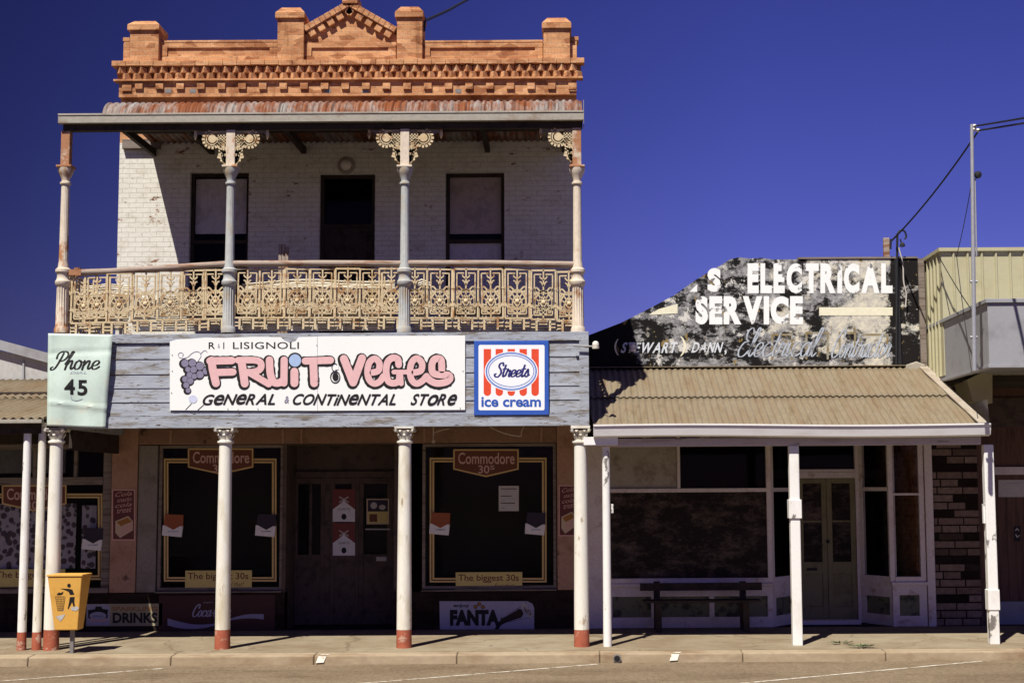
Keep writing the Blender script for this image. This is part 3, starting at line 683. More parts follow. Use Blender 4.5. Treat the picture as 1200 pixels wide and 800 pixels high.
for px in (197, 226, 384, 428, 537):
    b = MB(); b.pbox(px-3.5, px+3.5, 104.5, 109, YW-.129, YW-.1); b.build('air_vent', 'steel_grey', par)

# --- balcony verandah: roof, gutter, beam
zg1, zg0 = Z(131, -.1), Z(142, -.1)              # gutter
xr0, xr1 = X(121, -.0, 122), X(683, 0, 122)
prof = []
for k in range(8):                              # bullnose at the front, then nearly flat back to the wall
    a = R_(90*k/7); prof.append((-.07+.46*(1-math.cos(a))*1.0, zg1-.10+.38*math.sin(a)))
yb_, zb_ = prof[-1]
for k in range(1, 6): prof.append((yb_+(YW-.01-yb_)*k/5, zb_-.09*k/5))
b = MB(); corrugated(b, prof, lambda t: xr0, lambda t: xr1, .1, .013)
vr = b.build('verandah_roof', 'iron_rust', shop, smooth=True)
md = vr.modifiers.new('solid', 'SOLIDIFY'); md.thickness = .003
b = MB()
gx0, gx1 = XE_L, XE_R
b.box(gx0, gx1, -.14, -.05, zg0, zg0+.012); b.box(gx0, gx1, -.15, -.14, zg0, zg1-.03); b.box(gx0, gx1, -.16, -.138, zg1-.029, zg1); b.box(gx0, gx1, -.05, -.04, zg0, zg1-.01)
b.box(gx0, gx0+.01, -.14, -.05, zg0+.012, zg1-.02)
b.box(gx1-.005, gx1+.004, -.155, .16, zg0-.06, zg1+.16)
b.build('gutter', 'gutter_grey', vr, bevel=.004)
b = MB()
z_bm0, z_bm1 = Z(150.5, -.05), Z(143, -.05)
b.box(gx0+.05, gx1-.02, -.07, .05, z_bm0, z_bm1)
for px in (200, 320, 442, 560, 660):            # rafters and battens under the iron
    x = X(px, 0, 150); b.box(x-.04, x+.04, .06, YW-.02, z_bm1+.13, z_bm1+.25)
b.box(xr0+.02, xr0+.09, .06, YW-.02, z_bm1+.1, z_bm1+.22)
b.box(xr0+.02, x_r-.02, 1.2, 1.27, z_bm1+.17, z_bm1+.26)
b.box(xr0+.1, x_r-.01, YW-.07, YW-.005, z_plate+.03, z_plate+.2)
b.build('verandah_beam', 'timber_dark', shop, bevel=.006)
b = MB(); 
for k in range(34):                             # broken fringe of ironwork left under the beam beside each bracket
    pass
# --- balcony posts with iron brackets
PX_UP = (76, 270, 474.5, 676.5)
PXU = [X(p, 0, 250) for p in PX_UP]
def bracket(mb, cx, side, zt):
    """pierced cast iron bracket: toothed rosette, lattice and tapering leaf, side = -1 or 1"""
    k = 1/79.0; y0, y1 = -.025, .02
    def U(px, py): return cx+side*px*k, zt-(py-148)*k
    def barz(p, q, wd):
        a, c = U(*p), U(*q); mb.bar((a[0], -.035, a[1]), (c[0], -.035, c[1]), wd, .032, 0, up=(0, 1, 0))
    rc = (22, 158.5); R1 = 7.6
    ring = [rc[0]+0, rc[1]]
    N = 22                                     # toothed crescent round a boss
    for i in range(N):
        a, c = R_(-75+i*11), R_(-75+(i+1)*11)
        barz((rc[0]+R1*math.cos(a), rc[1]+R1*math.sin(a)), (rc[0]+R1*math.cos(c), rc[1]+R1*math.sin(c)), .034)
    for i in range(11):
        a = R_(-68+i*23); barz((rc[0]+R1*math.cos(a), rc[1]+R1*math.sin(a)), (rc[0]+(R1+4.6)*math.cos(a), rc[1]+(R1+4.6)*math.sin(a)), .034)
    q = [U(rc[0]+4.9*math.cos(2*math.pi*i/14), rc[1]+4.9*math.sin(2*math.pi*i/14)) for i in range(14)]
    mb.prism(q, -.055, -.02)
    mb.prism([U(*p) for p in ((4.5, 165), (12.5, 165), (10.2, 170), (14, 172), (9.8, 175), (14.8, 178.5), (15.5, 181), (11, 183), (12, 186), (8, 188), (7, 193), (4.5, 193))], -.03, -.022)
    barz((rc[0]-R1, rc[1]), rc, .05); barz((rc[0], rc[1]-R1), rc, .04)
    for x_ in (6.5, 10, 13.5): barz((x_, 151), (x_, 168 if x_ < 8 else 163 if x_ < 12 else 158), .022)
    for y_ in (151, 154.5, 158, 161.5, 165): barz((4.5, y_), (15.5 if y_ < 162 else 11, y_), .022)
    barz((4, 150), (24, 150), .022)
    q = spline([(17.5, 164), (13.5, 168), (10, 174), (9, 181), (6, 188)])
    for a, c in zip(q[:-1], q[1:]): barz(a, c, .05)
    for a, c in (((9, 174), (14, 172)), ((10, 178), (14.5, 177)), ((8.5, 182), (15.5, 180)), ((7, 185), (12, 184)), ((5, 170), (9, 178)), ((9, 170), (5, 178)), ((5, 178), (8, 186)), ((8, 178), (5, 186)), ((5, 168), (13, 168)), ((5, 181), (10, 181)), ((5, 175), (10, 175)), ((5, 187), (8, 186))): barz(a, c, .036)
for i, x in enumerate(PXU):
    end = i in (0, 3)
    zz = lambda py: Z(py, 0, PX_UP[i])
    zb0, zc1, zc0 = zz(390), zz(197), zz(212)
    b = MB()
    r1, r0 = .095, .062
    b.lathe(x, 0, [(r1*1.15, zb0), (r1*1.15, zz(386)), (r1*1.0, zz(383)), (r1, zz(382), .12), (r1*.93, zz(336), .12), (r1*1.0, zz(335)), (r1*1.18, zz(333)), (r1*1.2, zz(330)), (r1*1.0, zz(328)), (r1*.9, zz(325)), (r1*.95, zz(321)), (r1*1.18, zz(319)), (r1*1.18, zz(316)), (r1*.85, zz(314)), (r0*1.25, zz(312)),
                    (r0*1.2, zz(310), .0), (r0*1.12, zz(306), .12), (r0, zz(219), .12), (r0*.95, zz(217)), (r0*1.3, zz(216)), (r0*1.3, zz(214)), (r0*.95, zz(213)), (r0*1.0, zz(210)), (r0*1.5, zz(205)), (r0*1.85, zz(201)), (r0*1.9, zz(197.5))], 48, 0, 16)
    po = b.build('balcony_post', 'post_bluegrey' if False else ('post_cream', 'post_bluegrey')[0 if end else 1], shop, smooth=True)
    b = MB(); b.box(x-.115, x+.115, -.115, .115, zz(197.3), zz(194.8)); b.box(x-.066, x+.066, -.066, .066, zz(194.8), z_bm0-.0)
    b.build('post_block', 'post_rusty' if end else 'post_cream', po, bevel=.006)
    for s_ in (-1, 1):
        if (i == 0) or (i == 3 and s_ == 1): continue
        b = MB(); bracket(b, x, s_, z_bm0-.0); b.build('bracket', 'cast_cream', po)
# --- broken fringe under the beam
rf = random.Random(5)
for c0 in (1, 2, 3):
    for s_ in (-1, 1):
        if c0 == 3 and s_ == 1: continue
        b = MB(); xo = PXU[c0]+s_*.09
        zs_ = [rf.uniform(.04, .09) for k in range(10)]
        pts = [(xo, z_bm0+.004)]+[(xo+s_*k*.049, z_bm0-zs_[k]*(1.0 if k % 2 else .6)) for k in range(10)]+[(xo+s_*.45, z_bm0+.004)]
        b.prism(pts, -.02, -.006)
        b.tube([(PXU[c0]+s_*.54, -.012, z_bm0+.004), (PXU[c0]+s_*.54, -.012, z_bm0-.09), (PXU[c0]+s_*.54, -.012, z_bm0-.14)], [.018, .026, .004], 8, 1)
        b.box(min(xo, xo+s_*.47), max(xo, xo+s_*.47), -.018, -.008, z_bm0-.012, z_bm0+.003)
        b.build('iron_fringe', ['timber_grey', 'cast_cream'], shop)

# --- handrails
def rail_seg(pts):
    b = MB(); b.tube([pt(px, py, Y) for px, py, Y in pts], .047, 12); return b.build('handrail', 'rail_timber', shop, smooth=True)
rail_seg([(80, 319.5, 0), (130, 318, 0), (200, 313.5, 0), (268, 309, 0)])
rail_seg([(272, 309, 0), (370, 308.5, 0), (472, 309, 0)])
rail_seg([(477, 308.5, 0), (580, 308.5, 0), (676, 310, 0)])
b = MB(); b.lathe(X(91, 0, 319), 0, [(.05, Z(324, 0, 91)), (.055, Z(314, 0, 91))], 10); b.bar(pt(76, 319, 0), pt(96, 320, 0), .1, .085); b.build('rail_joint', 'post_rusty', shop)

# --- cast iron balustrade panels (one mesh, copied along the balcony)
def panel_mesh():
    mb = MB(); W, H = .385, .92; T = .026
    def st(pts, w=.017, sm=False, y=0):
        if sm: pts = spline(pts, 4)
        for a, c in zip(pts[:-1], pts[1:]):
            mb.bar((a[0], y, a[1]), (c[0], y, c[1]), w*1.25, T, 0, up=(0, 1, 0))
    def mir(pts, **k): st(pts, **k); st([(-x, z) for x, z in pts], **k)
    h = W/2-.012
    mir([(h, .17), (h, .90), (0, .90)], w=.02)                         # outer frame
    mir([(h-.045, .24), (h-.045, .84), (.03, .84)], w=.015)            # inner frame
    mir([(h, .17), (.0, .17)], w=.02); mir([(h-.045, .235), (0, .235)], w=.014)
    mir([(h, .10), (.10, .10)], w=.017); mir([(.10, 0), (.10, .165)], w=.024); mir([(h, .05), (.11, .05)], w=.015)
    mir([(.06, .10), (0, .10)], w=.015); mir([(.07, .14), (0, .14)], w=.012)
    st([(0, .17), (0, .92)], w=.017)                                    # stem
    mir([(0, .66), (.03, .72), (.055, .73)], w=.016, sm=True); mir([(0, .76), (.045, .79), (.05, .815)], w=.016, sm=True)
    mir([(.02, .55), (.06, .60), (.10, .64), (.13, .62), (.125, .575), (.095, .58)], w=.018, sm=True)   # scrolls at the top
    mir([(h-.05, .50), (.11, .55), (.05, .58), (0, .60)], w=.017, sm=True)
    mir([(0, .60), (.08, .54), (.128, .44), (.11, .33), (.05, .26), (0, .245)], w=.018, sm=True)        # oval
    mir([(0, .52), (.05, .46), (.07, .38), (.03, .31), (0, .29)], w=.016, sm=True)
    mir([(0, .40), (.05, .50), (.07, .53)], w=.016, sm=True); mir([(0, .34), (.06, .43), (.10, .47)], w=.016, sm=True); mir([(0, .30), (.07, .36), (.115, .38)], w=.015, sm=True)
    for cx in (-.085, .085):                                            # spirals at the bottom
        N = 20; st([(cx+(.048-.0017*i)*math.cos(6.8*i/N*1.4), .295+(.048-.0017*i)*math.sin(6.8*i/N*1.4)) for i in range(N)], w=.015)
    mir([(.13, .30), (h, .42)], w=.014); 
    for zz in (.36, .62):
        for sx in (-1, 1): mb.box(sx*h-.016, sx*h+.016, -.018, .018, zz-.016, zz+.016)
    mb.lathe(0, 0, [(.02, .39), (.035, .41), (.035, .43), (.012, .46)], 8)
    return mb
pm = panel_mesh()
zpan = lambda px, bot: Z(bot, 0, px)
base = MB(); base.v, base.f, base.m = pm.v, pm.f, pm.m
proto = None
spans = [(84, 112, 388), (112, 127, 388), (128, 155, 388), (158, 187, 386), (188, 216, 385), (217, 244, 386), (245, 263, 385)]
centres = [(98, 320), (114, 319), (140, 319), (170, 317), (199, 316), (227, 315.5), (253, 315)]
centres += [(289+29.5*k, 313.5) for k in range(6)] + [(466-8, 313.5)]
centres += [(486, 314), (515, 314), (545.5, 314), (575.5, 314), (606, 314), (636.5, 315.5), (667, 317)]
for k, (px, top) in enumerate(centres):
    x = X(px, 0, 350); zt = Z(top, 0, px)
    if proto is None:
        for q in pm.v: pass
        o = MB(); o.v = [q+Vector(shop['_w']) for q in pm.v]; o.f = pm.f; o.m = pm.m
        o = o.build('balustrade_panel', 'cast_cream', shop); proto = o
    else:
        o = proto.copy(); COL.objects.link(o); o.parent = shop
    o.location = Vector((x, random.uniform(-.012, .012), zt-.92+.0))-Vector(shop['_w']); o.rotation_euler = (random.uniform(-.02, .02), random.uniform(-.012, .012), random.uniform(-.04, .04))
# side balustrade returns to the wall (plain posts of the same pattern)
for k in range(6):
    for xs_ in (PXU[0], PXU[3]):
        o = proto.copy(); COL.objects.link(o); o.parent = shop
        o.location = Vector((xs_, .32+k*.385, z_floor+.02))-Vector(shop['_w']); o.rotation_euler = (0, 0, R_(90))
# --- balcony floor, fascia boards
fx0, fx1 = X(72, -.1, 440), X(689, -.1, 440)
zf1, zf0 = Z(389, -.1), Z(499, -.1)
b = MB(); b.box(fx0+.03, fx1-.03, -.02, YW-.002, z_floor-.16, z_floor-.03)
for k in range(16):
    xx = fx0+.2+k*(fx1-fx0-.4)/15; b.box(xx-.025, xx+.025, .02, YW-.05, z_floor-.33, z_floor-.163)
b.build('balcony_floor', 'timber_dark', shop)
b = MB(); ys = [389, 400, 418, 436, 452, 469, 485]
b.box(fx0-.01, fx1+.01, -.125, -.022, Z(399.5, -.1), zf1, 0)
for a, c in zip(ys[1:-1], ys[2:]):
    z1, z0 = Z(a, -.1)-.002, Z(c, -.1)+random.uniform(-.004, .004)
    b.hexa([(fx0, -.107, z0), (fx1, -.107, z0), (fx1, -.03, z0), (fx0, -.03, z0), (fx0, -.095, z1), (fx1, -.095, z1), (fx1, -.03, z1), (fx0, -.03, z1)])
b.box(fx0-.005, fx1+.005, -.12, -.026, zf0, Z(485.5, -.1), 0)
xk = X(679, -.16, 440); b.box(xk, fx1+.014, -.14, -.128, Z(389, -.17)+.0, zf0-.004)
b.build('fascia', 'blue_boards', shop, bevel=.005)
b = MB(); b.box(fx1-.06, fx1, -.02, YW-.01, zf0, zf1-.002); b.build('side_fascia', 'blue_boards', shop); b = MB(); b.box(fx0, fx0+.06, -.02, YW-.01, zf0, zf1-.002); b.build('side_fascia', 'blue_boards', shop); b = MB(); b.box(fx0+.002, fx0+.058, .3, YW-.012, zf0-.30, zf0-.0); b.build('sun_block_beam', 'timber_dark', shop); b = MB(); b.box(fx0+.07, fx0+.13, -.01, YW-.02, zf0+.01, zf0+.2); b.build('side_fascia', 'blue_boards', shop)  # the dark beam is added to block a sliver of sun below the fascia
# ceiling under the balcony
b = MB(); b.box(fx0+.06, fx1-.06, .0, YW-.01, z_floor-.40, z_floor-.335); b.build('ceiling', 'timber_grey', shop)
# --- verandah posts on the pavement
PX_LO = (63, 262.5, 474, 681)
for i, px in enumerate(PX_LO):
    x = X(px, 0, 640); zz = lambda py: Z(py, 0, px)
    b = MB(); r0, r1 = .108, .092
    b.lathe(x, 0, [(r0, zz(737)), (r0*.99, zz(700)), (r1, zz(522)), (r1, zz(520))], 28)
    po = b.build('verandah_post', 'post_white', shop, smooth=True)
    b = MB(); b.lathe(x, 0, [(r0*1.06, -.03), (r0*1.04, .02), (r0*1.01, zz(737.2))], 28); b.build('post_base', 'red_base', po, smooth=True)
    b = MB(); b.lathe(x, 0, [(.1, zz(519.8)), (.12, zz(518.5)), (.12, zz(516.5)), (.088, zz(515.5)), (.092, zz(512)), (.105, zz(508)), (.125, zz(504))], 24)
    for lay, (za, zbm, rr) in enumerate(((515, 508.5, .115), (510.5, 504, .135))):        # two rows of leaves
        for k in range(8):
            a = 2*math.pi*(k+.5*lay)/8; c_, s_ = math.cos(a), math.sin(a)
            p = lambda r, z, w: [(x+r*c_-s_*w, r*s_+c_*w, z), (x+r*c_+s_*w, r*s_-c_*w, z)]
            A = p(.088, zz(za), .03); Bq = p(.108, zz((za+zbm)/2), .034); Cq = p(rr+.015, zz(zbm), .022); D = p(rr+.02, zz(zbm+1.6), .012)
            b.quad(A[0], A[1], Bq[1], Bq[0]); b.quad(Bq[0], Bq[1], Cq[1], Cq[0]); b.quad(Cq[0], Cq[1], D[1], D[0])
    for sx in (-1, 1):
        for sy in (-1, 1):
            b.tube([(x+sx*.09, sy*.09, zz(506)), (x+sx*.125, sy*.125, zz(502.5)), (x+sx*.14, sy*.14, zz(503.5)), (x+sx*.125, sy*.13, zz(505.5))], .018, 7)
    b.box(x-.14, x+.14, -.14, .14, zz(502), zf0+.0)
    b.build('capital', 'post_white', po, smooth=True)

# --- upper windows and door
def sash(r, blinds, name='upper_window'):
    b = MB(); frame(b, r, YW+.09, YW+.17, .055, 0, [('h', (r[2]+r[3])/2+.02, .06)])
    b.box(r[0]-.02, r[1]+.02, YW-.04, YW+.09, r[2]-.07, r[2]-.002)
    fo = b.build(name, 'timber_dark', shop, bevel=.004)
    b = MB(); b.box(r[0]+.05, r[1]-.05, YW+.13, YW+.135, r[2]+.05, r[3]-.05); b.build('pane', 'glass', fo)
    for (z0, z1, m) in blinds:
        b = MB(); n = 10
        for k in range(n):
            xx0 = r[0]+.06+(r[1]-r[0]-.12)*k/n; xx1 = r[0]+.06+(r[1]-r[0]-.12)*(k+1)/n; yy = [YW+.17+.006*math.sin(k*1.9), YW+.17+.006*math.sin((k+1)*1.9)]
            b.quad((xx0, yy[0], z0), (xx1, yy[1], z0), (xx1, yy[1], z1), (xx0, yy[0], z1))
        b.build('blind', m, fo, smooth=True)
zL = lambda py: Z(py, YW, 256); zRr = lambda py: Z(py, YW, 556)
sash(oL, [(zL(272), oL[3]-.08, 'fantail_blind')])
sash(oR, [(zRr(272), oR[3]-.04, 'brown_blind'), (oR[2]+.1, zRr(279), 'fantail_blind')])
b = MB(); frame(b, oD, YW+.08, YW+.17, .06, 0, [('h', oD[2]+2.05, .06)]); do = b.build('balcony_door', 'timber_dark', shop)
b = MB(); b.box(oD[0]+.06, oD[1]-.06, YW+.11, YW+.16, oD[2]+.02, oD[2]+2.02)
for z0, z1 in ((.15, .85), (1.0, 1.9)):
    for s_ in (0, 1):
        xa_ = oD[0]+.14+s_*(oD[1]-oD[0]-.2)/2; b.box(xa_, xa_+(oD[1]-oD[0])/2-.18, YW+.102, YW+.112, oD[2]+z0, oD[2]+z1)
b.build('door_leaf', 'timber_dark', do, bevel=.005)
b = MB(); b.box(oD[0]+.06, oD[1]-.06, YW+.12, YW+.125, oD[2]+2.08, oD[3]-.06); b.build('pane', 'glass', do)
b = MB(); p = pt(406, 194, YW)                  # round lamp over the balcony door
b.lathe(0, 0, [(.15, 0), (.15, .015), (.12, .03)], 24, 0); b.lathe(0, 0, [(.09, .03), (.085, .07), (.05, .10), (.0, .11)], 24, 1)
for q in b.v: q.xyz = (p.x+q.x, YW-.002-q.z, p.z+q.y)
b.build('wall_lamp', ['cream_board', 'porcelain'], shop, smooth=True)

# --- ground floor front
zc = z_floor-.36
wl = lambda px, Y=YW: X(px, Y, 620)
W1 = prect(190, 328, 525, 690, YW); W2 = prect(500, 643, 525, 690, YW)
XD0, XD1 = wl(335), wl(462)
z_sill = W1[2]-.0
b = MB()
b.box(x_l, wl(160), YW-.02, YW+.24, .62, zc); b.build('pilaster', 'pink_render', shop, bevel=.01)
b = MB(); b.box(wl(653), x_r, YW-.02, YW+.24, .62, zc)
b.build('pilaster', 'pink_render', shop, bevel=.01)
b = MB(); b.box(wl(161), wl(183), YW+.0, YW+.2, .62, Z(519, YW)); b.build('grey_pier', 'grey_render', shop, bevel=.008)
b = MB()                                       # ribbed frieze over the windows
zt_, zb2 = Z(501, YW), Z(518, YW); b.box(wl(160)+.003, wl(653)-.003, YW+.02, YW+.2, zb2, zc)
n = 14
for k in range(n):
    za = zb2+(zt_-zb2)*(k+.2)/n; b.box(wl(161), wl(652), YW+.004, YW+.019, za, za+(zt_-zb2)/n*.6)
for px in (198, 330, 352, 497, 635): b.box(wl(px)-.02, wl(px)+.02, YW-.01, YW+.003, zb2, zt_)
b.build('vent_frieze', 'pink_render', shop)
b = MB(); 
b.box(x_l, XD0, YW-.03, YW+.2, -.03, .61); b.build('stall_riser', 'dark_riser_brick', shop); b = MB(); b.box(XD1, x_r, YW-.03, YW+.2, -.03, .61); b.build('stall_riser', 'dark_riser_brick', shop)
b = MB(); b.box(wl(184), wl(331), YW-.07, YW+.12, .612, Z(690, YW)+.0); b.build('window_sill', 'timber_grey', shop, bevel=.008); b = MB(); b.box(wl(494), wl(652), YW-.07, YW+.12, .612, Z(690, YW)); b.build('window_sill', 'timber_grey', shop, bevel=.008)
def shopwin(r, name='shop_window'):
    b = MB(); frame(b, r, YW+.03, YW+.12, .05, 0); fo = b.build(name, 'timber_grey', shop, bevel=.004)
    b = MB(); b.box(r[0]+.045, r[1]-.045, YW+.07, YW+.076, r[2]+.045, r[3]-.045); b.build('pane', 'glass', fo)
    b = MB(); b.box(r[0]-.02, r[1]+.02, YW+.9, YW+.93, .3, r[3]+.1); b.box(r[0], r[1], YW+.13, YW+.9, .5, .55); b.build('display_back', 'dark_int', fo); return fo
shopwin((wl(184.5), wl(331), Z(689.5, YW), Z(519, YW))); shopwin((wl(494.5), wl(652), Z(689.5, YW), Z(519, YW)))
# recessed entry: side leaf, double doors, transom
YD = 3.5
xd = lambda px: X(px, YD, 640)
b = MB(); b.box(XD0-.06, XD0, YW, YD, -.01, zb2); b.box(XD1, XD1+.06, YW, YD, -.01, zb2); b.box(XD0, XD1, YD+.001, YD+.1, Z(553, YD), zb2); b.box(XD0, XD1, YW, YD, zb2-.02, zb2-.003)
b.build('entry_lining', 'brown_door', shop)
en = MB(); en.box(XD0, XD1, YD-.06, YD, Z(558, YD), Z(551, YD)); en.box(xd(381), xd(387), YD-.05, YD, 0, Z(558, YD)); en.box(xd(417), xd(421), YD-.05, YD, 0, Z(558, YD)); en.box(xd(459), xd(463), YD-.05, YD, 0, Z(558, YD))
en = en.build('entrance', 'brown_door', shop, bevel=.004)
def leaf(x0, x1, y, split, sm='brown_door', panes=((0,),)):
    z1 = Z(558.5, YD); zm = Z(652, YD); b = MB(); w_ = .075
    r = (x0, x1, .01, z1)
    b.box(x0, x0+w_, y, y+.045, .01, z1); b.box(x1-w_, x1, y, y+.045, .01, z1); b.box(x0+w_, x1-w_, y, y+.045, z1-.1, z1); b.box(x0+w_, x1-w_, y, y+.045, zm-.06, zm+.06); b.box(x0+w_, x1-w_, y, y+.045, .01, .22)
    b.box(x0+w_, x1-w_, y+.015, y+.04, .22, zm-.06)
    for s_ in split: b.box(s_-.025, s_+.025, y+.003, y+.042, zm+.06, z1-.1)
    lo = b.build('door_leaf', sm, en, bevel=.004)
    return (x0+w_, x1-w_, y+.02, zm+.06, z1-.1)
gl_p = MB()
for args in ((xd(344), xd(381), YD-.04, [xd(364)]), (xd(387), xd(417), YD-.04, []), (xd(421), xd(459), YD-.04, [])):
    g_ = leaf(*args); gl_p.box(g_[0], g_[1], g_[2], g_[2]+.004, g_[3], g_[4])
gl_p.build('pane', 'glass', en)
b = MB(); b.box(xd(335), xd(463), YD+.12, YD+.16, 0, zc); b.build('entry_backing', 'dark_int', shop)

# ================================================================== things on and around the two-storey shop
# ---- the big FRUIT & VEGES board
YB = -.128
r = prect(199, 545, 395, 481, YB)
sg = thing('painted_sign', ((r[0]+r[1])/2, YB, r[2]), 'long white painted board with pink fruit and veges lettering on the balcony front', 'sign')
b = MB()
top = [(199, 400), (208, 397.5), (222, 397), (240, 395.5), (262, 396), (300, 394.5), (329, 395), (333, 399), (340, 401.5), (346, 400), (350, 395), (380, 394), (460, 393.5), (545, 393)]
outl = top+[(545, 480), (372, 481), (199, 480.5)]
b.prism([(pt(px, py, YB).x, pt(px, py, YB).z) for px, py in outl], YB, YB+.012)
bd = b.build('board', 'sign_white', sg)
A = Art(YB-.002, 195, 388, 6.667)
A.text('R', 330, 380, 86, 138, 'ink', .01); A.text('&', 402, 418, 98, 132, 'grape'); A.text('I', 444, 452, 86, 138, 'ink', .01)
A.text('LISIGNOLI', 520, 1035, 84, 138, 'ink', .004, space=1.05)
for (x, y, r_) in ((145, 250, 30), (203, 248, 30), (262, 272, 32), (312, 310, 29), (168, 298, 22), (212, 300, 27), (182, 343, 25), (262, 338, 30), (218, 352, 22), (146, 374, 24), (186, 388, 26), (155, 420, 24), (170, 462, 20)):
    A.ell(x-6, y+4, r_+11, r_+9, 'ink', 24)
for (x, y, r_) in ((145, 250, 30), (203, 248, 30), (262, 272, 32), (312, 310, 29), (168, 298, 22), (212, 300, 27), (182, 343, 25), (262, 338, 30), (218, 352, 22), (146, 374, 24), (186, 388, 26), (155, 420, 24), (170, 462, 20)):
    A.ell(x, y, r_+2, r_+2, 'ink', 24); A.ell(x, y, r_-1, r_-1, 'grape', 24)
A.stroke([(245, 235), (270, 195), (262, 168), (235, 158), (200, 172), (160, 205), (110, 208), (92, 185), (108, 166), (132, 178), (125, 195)], 4, 'grape', True)
A.stroke([(265, 180), (285, 158), (305, 150), (318, 165)], 4, 'grape', True)
A.ell(207, 530, 34, 32, 'pale_lilac', 24); A.stroke([(195, 565), (150, 612)], 4, 'ink'); A.stroke([(290, 575), (245, 615)], 5, 'ink')
L1 = [  # (stroke, width, rounded?) in crop measures
 ([(352, 228), (362, 300), (387, 405)], 62), ([(340, 232), (512, 228)], 58), ([(375, 322), (520, 318)], 56),
 ([(587, 235), (612, 408)], 62), ([(560, 226), (690, 226), (735, 245), (738, 285), (705, 312), (625, 325)], 52), ([(640, 318), (800, 412)], 52),
 ([(805, 224), (812, 330), (838, 395), (880, 402), (915, 380)], 58), ([(920, 224), (918, 404)], 56),
 ([(1000, 315), (1000, 405)], 62),
 ([(1085, 232), (1282, 226)], 56), ([(1148, 240), (1155, 405)], 62)]
ox2 = (370-195)*6.667
L2 = [([(220, 215), (292, 400)], 62), ([(292, 400), (362, 210)], 62),
 ([(445, 322), (490, 306), (497, 250), (462, 214), (420, 242), (404, 312), (418, 378), (458, 408), (500, 392), (528, 352)], 50),
 ([(648, 262), (640, 218), (598, 208), (560, 245), (550, 322), (568, 390), (610, 405), (648, 388), (655, 345)], 52), ([(610, 318), (722, 318)], 36), ([(662, 330), (668, 408)], 40),
 ([(772, 322), (822, 306), (830, 250), (792, 212), (752, 240), (736, 312), (750, 380), (788, 408), (832, 388), (866, 350)], 50),
 ([(985, 300), (978, 222), (930, 218), (908, 262), (915, 322), (962, 340), (1035, 342), (1048, 370), (1018, 396), (950, 406), (900, 388), (868, 360)], 54)]
L2 = [([(x+ox2, y) for x, y in s_], w_) for s_, w_ in L2]
def dens(s_): return s_ if len(s_) > 3 else [tuple(a+(c-a)*k/8 for a, c in zip(p, q)) for p, q in zip(s_[:-1], s_[1:]) for k in range(8)]+[s_[-1]]
for s_, w_ in L1+L2:
    q = spline(s_) if len(s_) > 3 else dens(s_)
    A.stroke([(x-5, y+5) for x, y in q], w_+30, 'ink', rag=4)
A.ell(1005, 228, 60, 62, 'ink')
for s_, w_ in L1+L2:
    A.stroke(spline(s_) if len(s_) > 3 else dens(s_), w_, 'pink')
A.ell(1005, 228, 47, 49, 'sky_blue_paint')
for (x, y, rx, ry, w_) in ((148, 282, 22, 30, 6), (152, 358, 36, 44, 8)): A.ring(x+ox2, y, rx, ry, w_, 'ink')
A.rect(150+ox2, 178+ox2, 266, 300, 'sign_white'); A.ell(154+ox2, 355, 24, 32, 'ink')
A.caps('GeNeRAL', 268, 878, 490, 574, 'ink', .018, .42, .09, jit=3); A.text('&', 922, 958, 506, 560, 'grape', 0, .2)
A.caps('CONTiNeNTAL', 972, 655+ox2, 490, 576, 'ink', .018, .42, .09, jit=3); A.caps('SToRe', 735+ox2, 1118+ox2, 490, 578, 'ink', .018, .42, .09, jit=3)
A.stroke([(1178, 40), (1180, 615)], 1.5, 'grape')
for (x, y) in ((45, 185), (45, 310), (40, 480), (480, 606), (715, 606), (560, 612), (1175, 110), (1180, 440), (ox2+1150, 310), (ox2+1128, 600), (ox2+15, 390)): A.ell(x, y, 4, 4, 'ink_brown', 8)
A.build('lettering', sg)

# ---- square ice cream sign
r = prect(555.5, 643, 399, 486, YB)
sg = thing('enamel_sign', ((r[0]+r[1])/2, YB, r[2]), 'square blue bordered ice cream sign with red stripes on the balcony front', 'sign')
b = MB(); b.box(r[0], r[1], YB-.012, YB+.015, r[2], r[3]); b.build('board', 'enamel_blue', sg, bevel=.004)
A = Art(YB-.014, 550, 390, 8)
def rrect(A, x0, x1, y0, y1, rr, m):
    p = []
    for cx, cy, a in ((x1-rr, y0+rr, -90), (x1-rr, y1-rr, 0), (x0+rr, y1-rr, 90), (x0+rr, y0+rr, 180)):
        for k in range(6): p.append((cx+rr*math.cos(R_(a+18*k)), cy+rr*math.sin(R_(a+18*k))))
    A.poly(p, m)
rrect(A, 86, 705, 112, 724, 16, 'enamel_white')
for x in (134, 246, 358, 470, 582):
    A.rect(x, x+70, 150, 555, 'enamel_red'); A.ell(x+35, 555, 35, 35, 'enamel_red')
A.ell(393, 360, 250, 186, 'enamel_white'); A.ell(393, 360, 240, 178, 'enamel_blue'); A.ell(393, 360, 231, 169, 'pale_blue'); A.ell(393, 360, 222, 158, 'enamel_white')
A.ring(393, 358, 212, 146, 7, 'enamel_blue')
A.ell(393, 358, 206, 140, 'enamel_white')
A.script('Streets', 232, 585, 280, 412, 'navy', 20, .25, .6)
A.text('ice cream', 112, 672, 598, 694, 'enamel_blue', .03, space=1.0)
A.build('lettering', sg)

